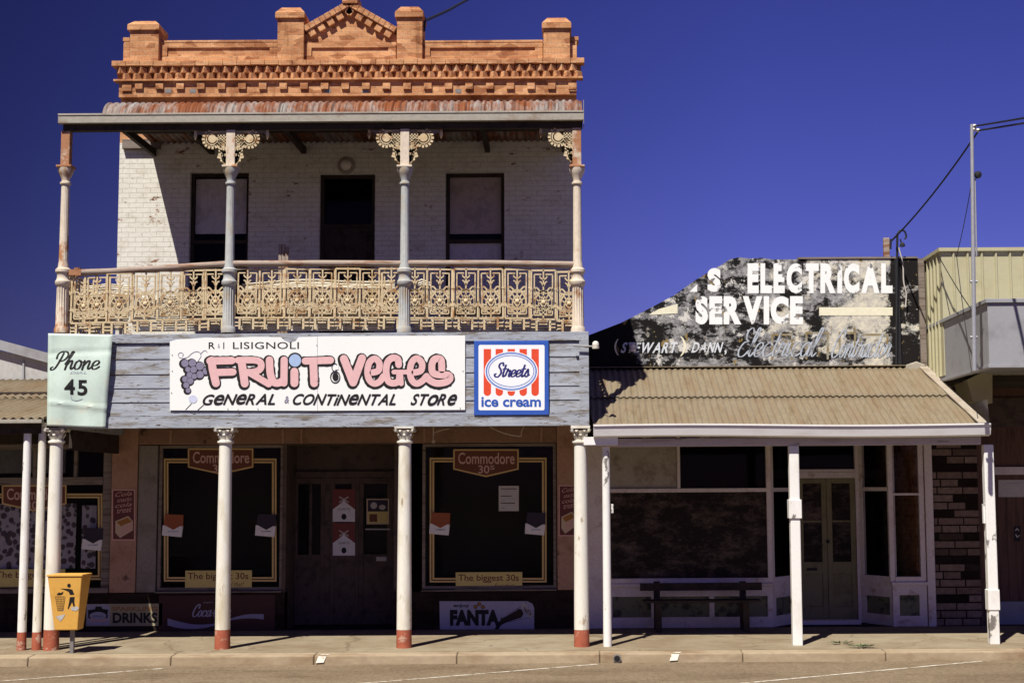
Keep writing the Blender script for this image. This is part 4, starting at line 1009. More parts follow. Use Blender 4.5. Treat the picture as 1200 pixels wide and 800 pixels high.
# ---- bent phone sign
YP = -.185
sg = thing('phone_sign', (X(93, YP, 445), YP, Z(500, YP, 93)), 'buckled pale mint phone sign hanging on the left end of the balcony', 'sign')
b = MB(); NX, NZ = 14, 20
cor = ((56.5, 390.5), (132, 392), (123.5, 501.5), (55, 499))
def psurf(u, v):                              # u across, v down
    x = (cor[0][0]*(1-u)+cor[1][0]*u)*(1-v)+(cor[3][0]*(1-u)+cor[2][0]*u)*v
    y = (cor[0][1]*(1-u)+cor[1][1]*u)*(1-v)+(cor[3][1]*(1-u)+cor[2][1]*u)*v
    dy = .014*math.sin(7*v+2.2*u)+.010*math.sin(11*u+3*v)-.016*math.exp(-((v-.74-.05*u)/.02)**2)+.012*math.exp(-((v-.22+.05*u)/.025)**2)
    return pt(x, y, YP+dy)
for j in range(NZ*2+1):
    for i in range(NX+1): b.v.append(psurf(i/NX, j/(NZ*2)))
for j in range(NZ*2):
    for i in range(NX): k = j*(NX+1)+i; b.f.append((k+NX+1, k+NX+2, k+1, k)); b.m.append(0)
bo = b.build('board', 'sign_mint', sg, smooth=True); md = bo.modifiers.new('solid', 'SOLIDIFY'); md.thickness = .003; md.offset = 1
def pdy(u, v): return .014*math.sin(7*v+2.2*u)+.010*math.sin(11*u+3*v)-.016*math.exp(-((v-.74-.05*u)/.02)**2)+.012*math.exp(-((v-.22+.05*u)/.025)**2)
class PhoneArt(Art):                          # the writing follows the buckled sheet
    def P(s, x, y):
        px, py = s.ox+x/s.k, s.oy+y/s.k
        v = (py-391.2)/109; u = (px-(56.5-1.5*v))/(75.5-7*v)
        return pt(px, py, YP+pdy(u, v)-.006-s.L)
A = PhoneArt(YP, 50, 385, 6.667)
A.script('Phone', 80, 478, 178, 318, 'ink', 17, .35, .3)
A.text('DIAL', 212, 345, 334, 352, 'ghost_blue', .0, .3)
A.text('4', 168, 252, 394, 514, 'ink', .03); A.text('5', 272, 350, 400, 522, 'ink', .03)
A.stroke([(220, 525), (228, 552), (270, 562), (312, 548)], 6, 'ghost_blue', True)
A.build('lettering', sg)

# ---- insulators on an iron arm at the verandah corner
b = MB(); p = pt(672, 405, -.2); q = pt(698, 406, -.2); b.tube([p, q], .014, 8, 0); b.lathe(q.x, q.y, [(.015, q.z-.03), (.05, q.z-.03), (.055, q.z), (.03, q.z+.012), (.05, q.z+.02), (.045, q.z+.06), (.02, q.z+.08)], 12, 1)
tag(b.build('insulator', ['steel_grey', 'porcelain'], smooth=True), 'white insulator on an iron arm at the right end of the blue boards', 'insulator', 'white insulators')
b = MB(); q = pt(741, 409, YW-.12); b.tube([(q.x, YW, q.z-.02), (q.x, q.y, q.z-.02)], .012, 8, 0); b.lathe(q.x, q.y, [(.015, q.z-.04), (.055, q.z-.04), (.06, q.z), (.035, q.z+.015), (.055, q.z+.025), (.05, q.z+.07), (.02, q.z+.09)], 12, 1)
tag(b.build('insulator', ['steel_grey', 'porcelain'], smooth=True), 'white insulator fixed on the black end of the electrical wall', 'insulator', 'white insulators')

# ---- rolled blinds and a board on the balcony
def blind(name, px0, px1, py0, py1, Y, lean, sag, n, label, m='bamboo'):
    r = prect(px0, px1, py0, py1, Y); b = MB(); rr = random.Random(px0)
    for k in range(n):
        t_ = k/(n-1); z = r[2]+(r[3]-r[2])*t_; y = Y+lean*t_+rr.uniform(-.012, .012); pts = []
        for i in range(7):
            u = i/6; pts.append((r[0]+(r[1]-r[0])*u+rr.uniform(-.01, .01), y, z+sag*math.sin(u*3.1)*(t_)+sag*.5*math.sin(u*9+k*.15)*t_))
        b.tube(pts, .0135, 5)
    for u in (.15, .5, .85):
        x = r[0]+(r[1]-r[0])*u; b.tube([(x, Y-.02, r[2]), (x, Y+lean-.02, r[3])], .004, 4)
    tag(b.build(name, m), label, 'blind', 'slatted blinds stored on the balcony')
blind('slatted_blind', 92, 150, 334, 386, .16, .14, .02, 22, 'short slatted blind leaning behind the left end of the balcony railing')
blind('slatted_blind', 158, 262, 350, 387, .14, .12, .05, 15, 'low slatted blind behind the railing beside the second balcony post')
blind('slatted_blind', 281, 462, 330, 387, .14, .14, .035, 30, 'long slatted blind sagging behind the middle bay of the railing')
blind('slatted_blind', 484, 503, 330, 386, .14, .1, .03, 22, 'narrow slatted blind standing right of the third balcony post')
blind('slatted_blind', 505, 668, 372, 387, .12, .06, .03, 6, 'flattened slatted blind lying along the floor of the right balcony bay')
b = MB(); p0 = pt(158, 386, .1)
rg = random.Random(9); cl = []
for j in range(13):
    for i in range(7):
        u, v = i/6, j/12; px = 156+(30-12*v)*u+2*math.sin(v*7); py = 346+41*v
        q = pt(px, py, .09+.02*math.sin(u*9+v*3)); b.v.append(q)
for j in range(12):
    for i in range(6): k = j*7+i; b.f.append((k+7, k+8, k+1, k)); b.m.append(0)
tag(b.build('cloth', 'sign_white', smooth=True), 'pale cloth hanging behind the railing left of the second balcony post', 'cloth')
b = MB(); r_ = prect(326, 338, 286, 322, .8)
for k in range(3):
    w3 = (r_[1]-r_[0])/3; b.box(r_[0]+w3*k+.004, r_[0]+w3*(k+1)-.004, .8, .86, z_floor-.03, r_[3]-.02*k*(k-1))
tag(b.build('wooden_stake', 'rail_timber'), 'short upright timber stake behind the handrail left of the balcony door', 'stake')

# ---- window adverts
YS = YW+.055
def pack(px, py, m, label, nm='cigarette_pack'):
    b = MB(); r = prect(px-12, px+12, py-13, py+14, YS-.05); x0, x1, z0, z1 = r; zm = z0+(z1-z0)*.52; s_ = .03
    b.hexa([(x0, YS-.055, z0+.03), (x1-.02, YS-.055, z0), (x1-.02, YS-.002, z0), (x0, YS-.002, z0+.03), (x0+.01, YS-.055, zm), (x1, YS-.055, zm-.02), (x1, YS-.002, zm-.02), (x0+.01, YS-.002, zm)], 0)
    b.hexa([(x0+.022, YS-.05, zm+.001), (x1, YS-.05, zm-.018), (x1, YS-.002, zm-.018), (x0+.022, YS-.002, zm+.001), (x0+.045, YS-.05, z1), (x1+.005, YS-.05, z1-.015), (x1+.005, YS-.002, z1-.015), (x0+.045, YS-.002, z1)], 1)
    o = tag(b.build(nm, ['pack_white', m]), label, 'cigarette pack', 'cigarette pack cutouts in the shop windows')
    A = Art(YS-.057); A.poly([(px-10, py-.5), (px+11, py), (px+1, py+5.5)], m); A.rect(px-5, px+7, py+6.5, py+8, 'ghost_blue'); o['_w'] = list(o.location)
    A.build('lettering', o)
def window_ad(px0, px1, py0, py1, hx0, hx1, hy0, hy1, sx0, sx1, sy0, sy1, where, clip=None):
    A = Art(YS)
    for d in (0, 3.2):
        for (a, c, e, f) in ((px0+d, px1-d, py0+d, py0+d+2.1), (px0+d, px1-d, py1-d-2.1, py1-d), (px0+d, px0+d+2.1, py0+d+2.1, py1-d-2.1), (px1-d-2.1, px1-d, py0+d+2.1, py1-d-2.1)):
            if clip and a < clip: a = clip
            if c > a: A.rect(a, c, e, f, 'gold')
    o = A.build('window_border'); tag(o, 'thin gold double line painted round the glass of the '+where, 'window border', 'gold window borders')
    hm = hy0+(hy1-hy0)*.72; cx = (hx0+hx1)/2
    r = prect(hx0, hx1, hy0, hy1, YS-.02)
    th = thing('cigarette_sign', ((r[0]+r[1])/2, YS-.02, r[2]), 'brown pointed cigarette sign at the top of the '+where, 'sign', 'brown pointed cigarette signs')
    b = MB(); ol = [(hx0, hy0), (hx1, hy0), (hx1, hm), (cx, hy1), (hx0, hm)]
    b.prism([(pt(x, y, YS-.02).x, pt(x, y, YS-.02).z) for x, y in ol], YS-.02, YS-.006); b.build('board', 'cig_brown', th)
    A = Art(YS-.021); i = 1.0; A.stroke([(hx0+i, hy0+i), (hx1-i, hy0+i), (hx1-i, hm-i*.6), (cx, hy1-i*1.2), (hx0+i, hm-i*.6), (hx0+i, hy0+i)], 1.7, 'gold', cap=False)
    A.text('Commodore', hx0+6, hx1-5, hy0+4, hy0+17.5, 'cig_text', .012); A.text('30', cx-9, cx+4, hy0+19, hy0+28.5, 'cig_text', .012); A.text('S', cx+5, cx+10, hy0+19, hy0+24, 'cig_text', .01)
    A.build('lettering', th)
    r = prect(sx0, sx1, sy0, sy1, YS-.02)
    th = thing('slogan_strip', ((r[0]+r[1])/2, YS-.02, r[2]), 'yellow slogan strip along the bottom of the '+where, 'sign', 'yellow slogan strips')
    b = MB(); b.box(r[0], r[1], YS-.02, YS-.01, r[2], r[3]); b.build('board', 'strip_yellow', th)
    A = Art(YS-.021); A.text('The biggest 30s', sx0+3, sx1-4, sy0+2.5, sy0+12.5, 'cig_brown', .012)
    A.text('Feel that!', sx0+(sx1-sx0)*.58, sx1-9, sy0+13.2, sy0+18.5, 'cig_brown', .0, .4); A.build('lettering', th)
window_ad(192, 324, 537, 681, 220, 297, 525, 556, 217, 295, 668, 688.5, 'window left of the shop doors')
window_ad(503.5, 640.5, 536, 682, 531, 608, 526, 559, 534, 612, 670, 690.5, 'window right of the shop doors')
pack(202, 615, 'cig_rust', 'white and rust cigarette pack on the left edge of the window left of the doors')
pack(311, 615, 'pack_navy', 'white and navy cigarette pack on the right edge of the window left of the doors')
pack(515, 613, 'cig_rust', 'white and rust cigarette pack on the left edge of the window right of the doors')
pack(627, 613, 'pack_navy', 'white and navy cigarette pack on the right edge of the window right of the doors')
# handwritten notice
A = Art(YS); A.rect(584.5, 608, 569, 598.5, 'paper')
rg = random.Random(2)
for k in range(9): A.rect(587, 587+rg.uniform(12, 19), 572+k*2.8, 573+k*2.8, 'ghost_blue' if k % 3 else 'ink_brown')
tag(A.build('paper_notice'), 'white handwritten paper notice on the window right of the doors', 'notice')
# posters on the pilasters
for (x0, x1, y0, y1, lab) in ((131, 158.5, 573, 633, 'maroon drink poster on the pink pilaster left of the grey pier'), (654.5, 677, 568, 628, 'maroon drink poster half behind the right white verandah post')):
    A = Art(YW-.03); A.rect(x0, x1, y0, y1, 'poster_pink'); A.rect(x0+1.5, x1-1.5, y0+1.5, y1-1.5, 'poster_maroon'); w_ = x1-x0; h_ = y1-y0
    for k, st in enumerate(('Cola', 'snacks', 'cola', 'treat')):
        A.text(st, x0+4+k % 2*2, x1-4, y0+4+k*6.4, y0+9+k*6.4, 'poster_pink', 0, .35, rise=2)
    A.poly([(x0+w_*.15, y0+h_*.62), (x0+w_*.7, y0+h_*.52), (x0+w_*.9, y0+h_*.62), (x0+w_*.9, y0+h_*.8), (x0+w_*.35, y0+h_*.95), (x0+w_*.15, y0+h_*.85)], 'poster_cream')
    A.poly([(x0+w_*.2, y0+h_*.64), (x0+w_*.68, y0+h_*.55), (x0+w_*.86, y0+h_*.63), (x0+w_*.38, y0+h_*.72)], 'orange'); A.poly([(x0+w_*.38, y0+h_*.74), (x0+w_*.86, y0+h_*.65), (x0+w_*.86, y0+h_*.78), (x0+w_*.38, y0+h_*.9)], 'poster_pink')
    tag(A.build('drink_poster'), lab, 'poster', 'maroon drink posters')
# posters on the doors
def redposter(x0, x1, y0, y1, lab):
    A = Art(YD-.05); A.rect(x0, x1, y0, y1, 'pack_white'); c = (x0+x1)/2; A.poly([(x0, y0), (x1, y0), (x1, y0+(y1-y0)*.62), (c, y0+(y1-y0)*.36), (x0, y0+(y1-y0)*.62)], 'poster_red')
    A.poly([(c-4, y0+19), (c, y0+12), (c+4, y0+19)], 'pack_white'); A.ell(c, y1-6, 3, 3.6, 'ink', 12); A.text('CIGARETTES', c-7, c+7, y0+22, y0+24.5, 'ink_brown'); A.stroke([(c-5, y0+9), (c+5, y0+15)], 1.4, 'paper'); A.stroke([(c+5, y0+9), (c-5, y0+15)], 1.4, 'paper')
    tag(A.build('door_poster'), lab, 'poster', 'red and white door posters')
redposter(390, 416, 573, 611, 'upper red and white poster on the left entrance door'); redposter(390, 416, 612.5, 650.5, 'lower red and white poster on the left entrance door')
A = Art(YD-.05); A.rect(429.5, 456, 584, 614, 'poster_cream'); A.rect(431, 454.5, 585.5, 599, 'pack_navy'); A.ell(438, 592, 4, 4, 'paper', 12); A.ell(448, 594, 4, 3, 'paper', 12); A.rect(431, 454.5, 599, 612.5, 'strip_yellow'); A.rect(433, 442, 602, 611, 'cig_brown')
tag(A.build('yellow_poster'), 'small yellow and dark picture poster on the right entrance door', 'poster')
A = Art(YD-.05); A.rect(428, 457, 619, 620.5, 'paper'); A.build('push_bar', None); bpy.data.objects['push_bar'].name = 'door_push_bar'; tag(bpy.data.objects['door_push_bar'], 'thin pale strip below the yellow poster on the right door', 'push bar')
A = Art(YD-.047); A.rect(441, 453, 652, 657, 'paper'); tag(A.build('letter_plate'), 'pale letter plate halfway down the right entrance door', 'letter plate')
# stall riser signs
YR = YW-.04
r = prect(101, 190, 707, 733, YR); sg = thing('drinks_sign', ((r[0]+r[1])/2, YR, r[2]), 'low khaki and lilac sparkling drinks sign below the pink pilaster', 'sign')
b = MB(); b.box(r[0], r[1], YR, YR+.012, r[2], r[3]); b.build('board', 'sign_khaki', sg)
A = Art(YR-.001, 50, 660, 6.953); A.rect(360, 545, 332, 502, 'sign_lilac')
A.poly([(368, 378), (425, 370), (432, 348), (478, 348), (488, 368), (535, 375), (528, 412), (372, 412)], 'ink'); A.ell(450, 425, 82, 44, 'ink'); A.poly([(385, 445), (525, 445), (510, 474), (392, 474)], 'poster_pink'); A.ell(450, 425, 68, 32, 'sign_lilac'); A.text('Lemonade', 405, 495, 415, 436, 'navy', 0, .3)
A.text('SPARKLING', 562, 935, 348, 386, 'orange', .02); A.text('DRINKS', 570, 935, 398, 484, 'ink', .04)
A.build('lettering', sg)
r = prect(186, 322, 697, 740, YR); sg = thing('cola_sign', ((r[0]+r[1])/2, YR, r[2]), 'dark red cola sign with white wave under the window left of the doors', 'sign')
b = MB(); b.box(r[0], r[1], YR, YR+.012, r[2], r[3]); b.build('board', 'cola_red', sg)
A = Art(YR-.001, 180, 690, 8.571); A.script('Coca-Cola', 380, 800, 150, 275, 'swoosh', 16, .3, .4); A.text('ENJOY', 500, 600, 125, 145, 'swoosh')
up = spline([(140, 292), (260, 325), (400, 352), (560, 350), (660, 330), (780, 290), (900, 258), (1010, 248), (1106, 250)]); dn = spline([(1106, 302), (1010, 292), (900, 294), (780, 310), (660, 345), (560, 378), (420, 398), (260, 390), (140, 362)])
for k in range(len(up)-1):
    j = len(dn)-1-k; A.b.quad(A.P(*dn[j]), A.P(*dn[j-1]), A.P(*up[k+1]), A.P(*up[k]), A.mi('swoosh'))
A.build('lettering', sg)
r = prect(515, 626, 704, 737, YR); sg = thing('orange_drink_sign', ((r[0]+r[1])/2, YR, r[2]), 'pale lilac orange drink sign with bottle under the window right of the doors', 'sign')
b = MB(); k8 = [(515, 704), (618, 704), (624, 707), (626, 712), (626, 737), (515.5, 737)]; b.prism([(pt(x, y, YR).x, pt(x, y, YR).z) for x, y in k8], YR, YR+.012); b.build('board', 'sign_lilac', sg)
A = Art(YR-.001, 505, 690, 8.571); A.text('enjoy', 225, 385, 148, 188, 'ink', .03); A.text('FANTA', 190, 690, 205, 365, 'ink', .07)
for (x, y) in ((448, 176), (485, 148), (522, 178)): A.ell(x, y, 22, 20, 'ink', 16); A.ell(x, y, 17, 15, 'orange', 16)
A.stroke([(655, 405), (690, 345), (760, 300)], [34, 40, 60], 'ink'); A.poly([(700, 290), (870, 190), (915, 205), (930, 250), (905, 285), (760, 330), (700, 345)], 'ink_brown'); A.stroke([(720, 285), (870, 200)], 8, 'sign_lilac'); A.stroke([(760, 330), (1035, 275)], 4, 'ink'); A.stroke([(880, 185), (960, 128)], 4, 'ink')
A.stroke([(930, 160), (1000, 260)], 50, 'paper'); A.text('FANTA', 935, 1010, 175, 230, 'ink_brown', .03, rise=-45); A.build('lettering', sg)

# ---- loose wire loops hanging under the balcony boards
b = MB(); z_ = lambda px, py: pt(px, py, .3)
b.tube([z_(508, 500), z_(508, 512), z_(507, 518)], .012, 6); b.tube([z_(509, 507), z_(518, 503.5), z_(527, 502)], .008, 6); b.lathe(z_(508, 517).x, .3, [(.02, z_(508, 519).z), (.022, z_(508, 515).z)], 8)
tag(b.build('hanging_hook', 'cast_cream'), 'cream hook and wire hanging under the balcony right of the third post', 'hook')
b = MB(); b.tube(spline([z_(574, 500)[:], z_(590, 507)[:], z_(609, 511)[:], z_(611, 506)[:], z_(614, 499)[:]]), .009, 6)
tag(b.build('hanging_wire', 'cast_cream'), 'cream loop of wire drooping under the balcony below the ice cream sign', 'wire')
# ---- service cable leaving the parapet
b = MB(); a = pt(497, 25, YW+.1); c = pt(548, 0, 9); d = c+(c-a)*2.0; b.tube(spline([a[:], ((a+c)/2-Vector((0, 0, .02)))[:], c[:], d[:]]), .028, 8)
b.tube([a+Vector((-.01, -.02, -.18)), a+Vector((0, -.02, .05))], .035, 8)
tag(b.build('service_cable', 'wire_black', smooth=True), 'thick dark cable rising from the third parapet pier into the sky', 'cable')

# ================================================================== the electrical shop (middle right)
el = thing('single_storey_shop', (3.2, YW, 0), 'low electrical shop with peeling black and white painted parapet and tan verandah', 'shop')
ex0, ex1 = x_r+.01, X(1083.5, YW, 360)
zt = Z(303.5, YW, 960)
def ew(px, py): q = pt(px, py, YW); return (q.x, q.z)
ol = [(ex0, 3.12), (ex1, 3.12), (ex1, zt), ew(1040, 303.5), ew(905, 304), ew(893, 302), ew(880, 303), ew(866, 301.5), ew(856, 303.5), ew(846, 310), ew(815, 328), ew(790, 346), ew(752, 366), ew(728, 378), (ex0, ew(692, 397)[1])]
b = MB(); b.prism(ol, YW, YW+.2); pw_ = b.build('parapet_wall', 'sign_wall', el)
b = MB()                                       # capping and end post
b.box(ew(935, 300)[0], ew(1075, 300)[0], YW-.02, YW+.22, zt+.001, zt+.03, 0); b.box(X(1077, YW, 370), X(1084, YW, 370), YW-.05, YW-.002, Z(428, YW, 1080), zt-.005, 0)
b.build('capping', 'timber_grey', pw_)
b = MB(); b.box(ex0, ex0+.2, YW+.2, 10, -.03, 4.5); b.box(ex1-.2, ex1, YW+.2, 10, -.03, zt-.6); b.box(ex0, ex1, 9.8, 10, -.03, 4.5); b.build('side_wall', 'side_brick', el)
b = MB(); b.box(ex0+.2, ex1-.2, YW+.21, 9.8, 4.3, 4.36); b.build('roof', 'iron_dull', el)
b = MB(); b.box(ex0+.2, ex1-.2, 6, 6.1, -.03, 4.3); b.box(ex0+.2, ex1-.2, YW+.3, 6, -.04, -.01); b.build('interior', 'dark_int', el)
A = Art(YW-.003)
A.caps('ELECTRICAL', 876, 1046, 308.5, 343.5, 'white_letter', .06, 0, .10); A.caps('SERVICE', 815, 941, 347, 380, 'white_letter', .06, 0, .07)
A.caps('S', 829, 845, 314, 342, 'white_letter', .07); A.poly([(808, 342), (817, 333), (817, 342)], 'white_letter')
A.poly([(760, 369), (772, 362), (794, 356), (794, 367)], 'cream_bar'); A.rect(960, 1046, 360, 369.5, 'cream_bar')
A.caps('STEWART', 727, 795, 401, 413.5, 'worn_letter', .03, .3, .12); A.text('(', 720, 725, 397, 416, 'cream_bar'); A.text(')', 797, 804, 394, 417, 'cream_bar')
A.caps('DANN', 810, 848, 401, 413, 'worn_letter', .03, .3, .12); A.text(',', 849, 851.5, 410, 415.5, 'worn_letter', .02)
A.script('Electrical', 862, 966, 384, 418, 'ghost_blue', 1.9, .35, .45); A.script('Contractor', 972, 1052, 386, 419, 'ghost_blue', 1.9, .35, .45)
A.build('lettering', pw_)
A = Art(YW-.0015); r6 = random.Random(11)       # older letters showing through in ochre
for (x0, x1, y0, y1) in ((905, 928, 392, 420), (945, 970, 390, 420), (984, 1002, 390, 416), (1008, 1040, 392, 419)):
    A.stroke([(x0, y1), (x0, y0), (x1, y0), (x1, y1)], 2.4, 'ghost_ochre'); 
A.build('ghost_lettering', pw_)
b = MB()                                        # conduit and torn black strip at the right end
b.pbox(1050, 1055, 303, 430, YW-.05, YW-.004, 0); b.build('conduit', 'wire_black', pw_)
# verandah roof
zv0, zv1 = Z(497.5, -.1, 930), Z(431.5, YW, 930)
x0e, x1e, x0r, x1r = X(696, -.1, 498), X(1157, -.1, 500), X(696, YW, 432)+.02, X(1084, YW, 433)
x0r = ex0+.02
b = MB(); N = 10
prof = [(-.14+(YW-.02+.14)*k/N, zv0-.03+(zv1-zv0+.03)*k/N) for k in range(N+1)]
half = 5
corrugated(b, prof[:half+1], lambda t: x0e+(x0r-x0e)*t*.5, lambda t: x1e+(x1r-x1e)*t*.5, .1, .0115)
up2 = [(y, z+.02) for y, z in prof[half:]]; up2[0] = (up2[0][0]-.08, up2[0][1]-.03)
corrugated(b, up2, lambda t: x0r, lambda t: (x1e+x1r)/2+(x1r-x1e)*t*.5, .1, .0115)
vo_ = b.build('verandah_roof', 'iron_tan', el, smooth=True); md = vo_.modifiers.new('solid', 'SOLIDIFY'); md.thickness = .003
b = MB(); q = pt(1158, 497, -.14); q2 = pt(1085, 432, YW-.03)       # hip flashing at the right end
a0 = Vector((x1e, -.14, zv0-.01)); a1 = Vector((x1r, YW-.03, zv1+.02)); b.bar(a0+Vector((-.06, 0, .015)), a1+Vector((-.06, 0, .015)), .15, .02)
b.bar(a0+Vector((.0, 0, -.06)), a1+Vector((.0, 0, -.06)), .02, .14)
b.build('hip_flashing', 'flash_tan', vo_)
b = MB(); b.bar((x0r, YW-.05, zv1+.03), (x1r, YW-.05, zv1+.03), .13, .014); b.build('apron_flashing', 'iron_tan', vo_)
b = MB(); c0 = pt(1062, 431, YW-.1)
b.prism([ew(1059, 437), ew(1085, 437), ew(1082, 428), ew(1072, 424), ew(1060, 428)], YW-.14, YW-.01); b.build('mortar_fillet', 'cream_board', vo_, bevel=.02)
zg_1, zg_0 = zv0+.02, Z(511, -.2, 930)
gx0, gx1 = X(695.5, -.2, 505), X(1160.5, -.2, 507)
b = MB()
NG = 12
for k in range(NG):                              # the white gutter dips and waves a little
    f = lambda t: (gx0+(gx1-gx0)*t, .012*math.sin(t*7)-.02*t)
    (xa_, da), (xc_, dc) = f(k/NG), f((k+1)/NG)
    b.hexa([(xa_, -.22, zg_0+da+.02), (xc_, -.22, zg_0+dc+.02), (xc_, -.12, zg_0+dc), (xa_, -.12, zg_0+da), (xa_, -.26, zg_1+da-.03), (xc_, -.26, zg_1+dc-.03), (xc_, -.12, zg_1+dc-.05), (xa_, -.12, zg_1+da-.05)])
    b.bar((xa_, -.262, zg_1+da-.018), (xc_, -.262, zg_1+dc-.018), .022, .022)
b.build('gutter', 'white_paint', vo_, smooth=False)
b = MB(); zb1, zb0 = zg_0-.01, Z(522, -.05, 930); b.box(gx0+.06, gx1-.1, -.06, .06, zb0, zb1)
for px in (760, 830, 900, 970, 1040, 1100): x = X(px, 0, 515); b.box(x-.035, x+.035, .06, YW-.1, zb1-.02, zb1+.05)
b.box(gx0+.06, gx1-.5, 1.3, 1.37, zb1+.1, zb1+.18)
b.build('verandah_beam', 'beam_paint', el, bevel=.006)
b = MB(); b.box(X(684, -.1, 518), X(724, -.1, 518), -.13, -.062, Z(522, -.1), Z(512.5, -.1)); b.build('beam_end', 'white_paint', el, bevel=.005)
for i, (px, wd) in enumerate(((711, 9.0), (932, 11.5), (1161, 11.5))):
    x = X(px, 0, 640); z1 = zb0; b = MB(); w_ = wd/79.5/2
    if i == 0:
        b.lathe(x, 0, [(w_*1.1, -.03), (w_*1.05, 1.0), (w_, 2.9), (w_, zg_0-.02), (w_*.7, zg_0+.0)], 16)
        po = b.build('post', 'post_peel', el, smooth=True); b = MB(); b.bar((x+.085, .0, 1.9), (x+.085, .0, 2.03), .03, .03); b.build('hook_plate', 'post_peel', po)
    else:
        b.box(x-w_, x+w_, -w_, w_, -.03, z1)
        po = b.build('post', 'post_peel', el, bevel=.014)
        b = MB()
        if i == 1: b.box(x-w_-.02, x+w_+.02, -w_-.02, w_+.02, Z(607, 0, px), Z(585, 0, px))
        else: b.box(x-w_-.03, x-w_-.001, -.04, .03, Z(613, 0, px), Z(590, 0, px)); b.box(x-w_-.012, x+w_+.012, -w_-.012, w_+.012, Z(690, 0, px), Z(714, 0, px))
        b.build('post_sleeve', 'post_peel', po, bevel=.006)
# shop front
wz = lambda py, px=800: Z(py, YW, px)
b = MB()
b.box(ex0+.0, wl(709), YW-.0, YW+.15, -.02, 2.6); b.build('jamb', 'lilac_trim', el, bevel=.006) if False else None
# left window
e = MB(); L0, L1, L2 = wl(700), wl(903), wl(797)
zr1, zr0, zs1, zs0 = wz(572), wz(576.5), wz(677), wz(683)
e.box(ex0+.002, wl(711), YW-.01, YW+.12, -.01, 3.1); e.box(wl(899), wl(904.5), YW-.01, YW+.1, zs0, 3.1); e.box(wl(711), wl(899), YW-.012, YW+.1, zr0, zr1); e.box(wl(711), wl(899), YW-.02, YW+.1, zs0, zs1); e.box(wl(794.5), wl(798), YW-.005, YW+.09, zr1, 3.1)
ew_ = e.build('shop_window', 'lilac_trim', el, bevel=.005)
b = MB(); b.box(wl(711), wl(794.5), YW+.03, YW+.04, zr1, 3.05); b.build('transom_board', 'cream_board', ew_)
b = MB(); b.box(wl(798), wl(899), YW+.04, YW+.045, zr1, 3.05); b.build('transom_pane', 'glass', ew_)
b = MB(); b.box(wl(711), wl(899), YW+.04, YW+.046, zs1, zr0); b.build('pane', 'dirty_glass', ew_)
# stall riser under it: frame and sunk panels
def riser(x0, x1, y, panels, zt_, dy=.0):
    b = MB(); xs = [x0]+[q for p in panels for q in p]+[x1]
    b.box(x0, x1, y, y+.08, .0, .17); b.box(x0, x1, y, y+.08, zt_-.16, zt_)
    for a, c in zip(xs[0::2], xs[1::2]): b.box(a, c, y, y+.08, .17, zt_-.16)
    o = b.build('stall_riser', 'lilac_trim', el, bevel=.005)
    b = MB()
    for a, c in panels: b.box(a, c, y+.035, y+.06, .17, zt_-.16)
    b.build('riser_panel', 'olive_panel', o)
    b = MB(); b.box(x0-.02, x1+.02, y-.05, y+.1, zt_+.001, zt_+.05); b.build('sill', 'lilac_trim', o, bevel=.006)
zrs = zs0-.052
riser(wl(711), wl(904), YW, [(wl(717), wl(762)), (wl(768), wl(830)), (wl(836), wl(898))], zrs-.0)
# recess: splayed sides and double doors
YE = 3.35
dx0, dx1 = X(936, YE, 640), X(1004, YE, 640)
sL = wl(904.5)+.0; sR = wl(1046)
def splay(xa, xb, ya, yb, name):
    a = Vector((xa, ya, 0)); c = Vector((xb, yb, 0)); b = MB(); u = Vector((0, 0, 1)); d = (c-a)
    def slab(t0, t1, z0, z1, th, off=0):
        p, q = a+d*t0, a+d*t1; n = Vector((d.y, -d.x, 0)).normalized()
        if n.y > 0: n = -n
        p = p+n*off; q = q+n*off
        b.hexa([p+u*z0, q+u*z0, q-n*th+u*z0, p-n*th+u*z0, p+u*z1, q+u*z1, q-n*th+u*z1, p-n*th+u*z1])
    slab(0, 1, 0, .17, .08); slab(0, 1, zrs-.2, zs1, .08, .01)
    slab(0, .13, .17, zrs-.2, .08); slab(.87, 1, .17, zrs-.2, .08); slab(0, .1, zs1, 3.1, .07); slab(.9, 1, zs1, 3.1, .07); slab(.1, .9, zr0, zr1, .06)
    o = b.build(name, 'lilac_trim', el)
    b = MB(); slab(.13, .87, .17, zrs-.2, .02, -.04); b.build('riser_panel', 'olive_panel', o)
    b = MB(); slab(.1, .9, zs1, 3.05, .005, -.03); b.build('pane', 'glass', o)
splay(sL, dx0-.05, YW+.02, YE, 'side_window'); splay(dx1+.05, sR, YE, YW+.02, 'side_window')
zd = lambda py: Z(py, YE, 970)
b = MB(); b.box(dx0-.05, dx0, YE, YE+.1, 0, 3.1); b.box(dx1, dx1+.09, YE-.01, YE+.1, 0, 3.1); b.box(dx0, dx1, YE-.01, YE+.1, zd(560), zd(553)); b.box(dx0, dx1, YE-.004, YE+.1, 3.0, 3.1)
b.box(dx0, dx1, YE+.0, YE+.08, zd(553), zd(549.5)); b.box(dx0, dx1, YE-.25, YE+.1, -.01, .06)
dr = b.build('entrance', 'lilac_trim', el, bevel=.005)
b = MB(); b.box(dx0, dx1, YE+.04, YE+.045, zd(549.5), 3.0); b.build('transom_pane', 'glass', dr)
mid = (dx0+dx1)/2
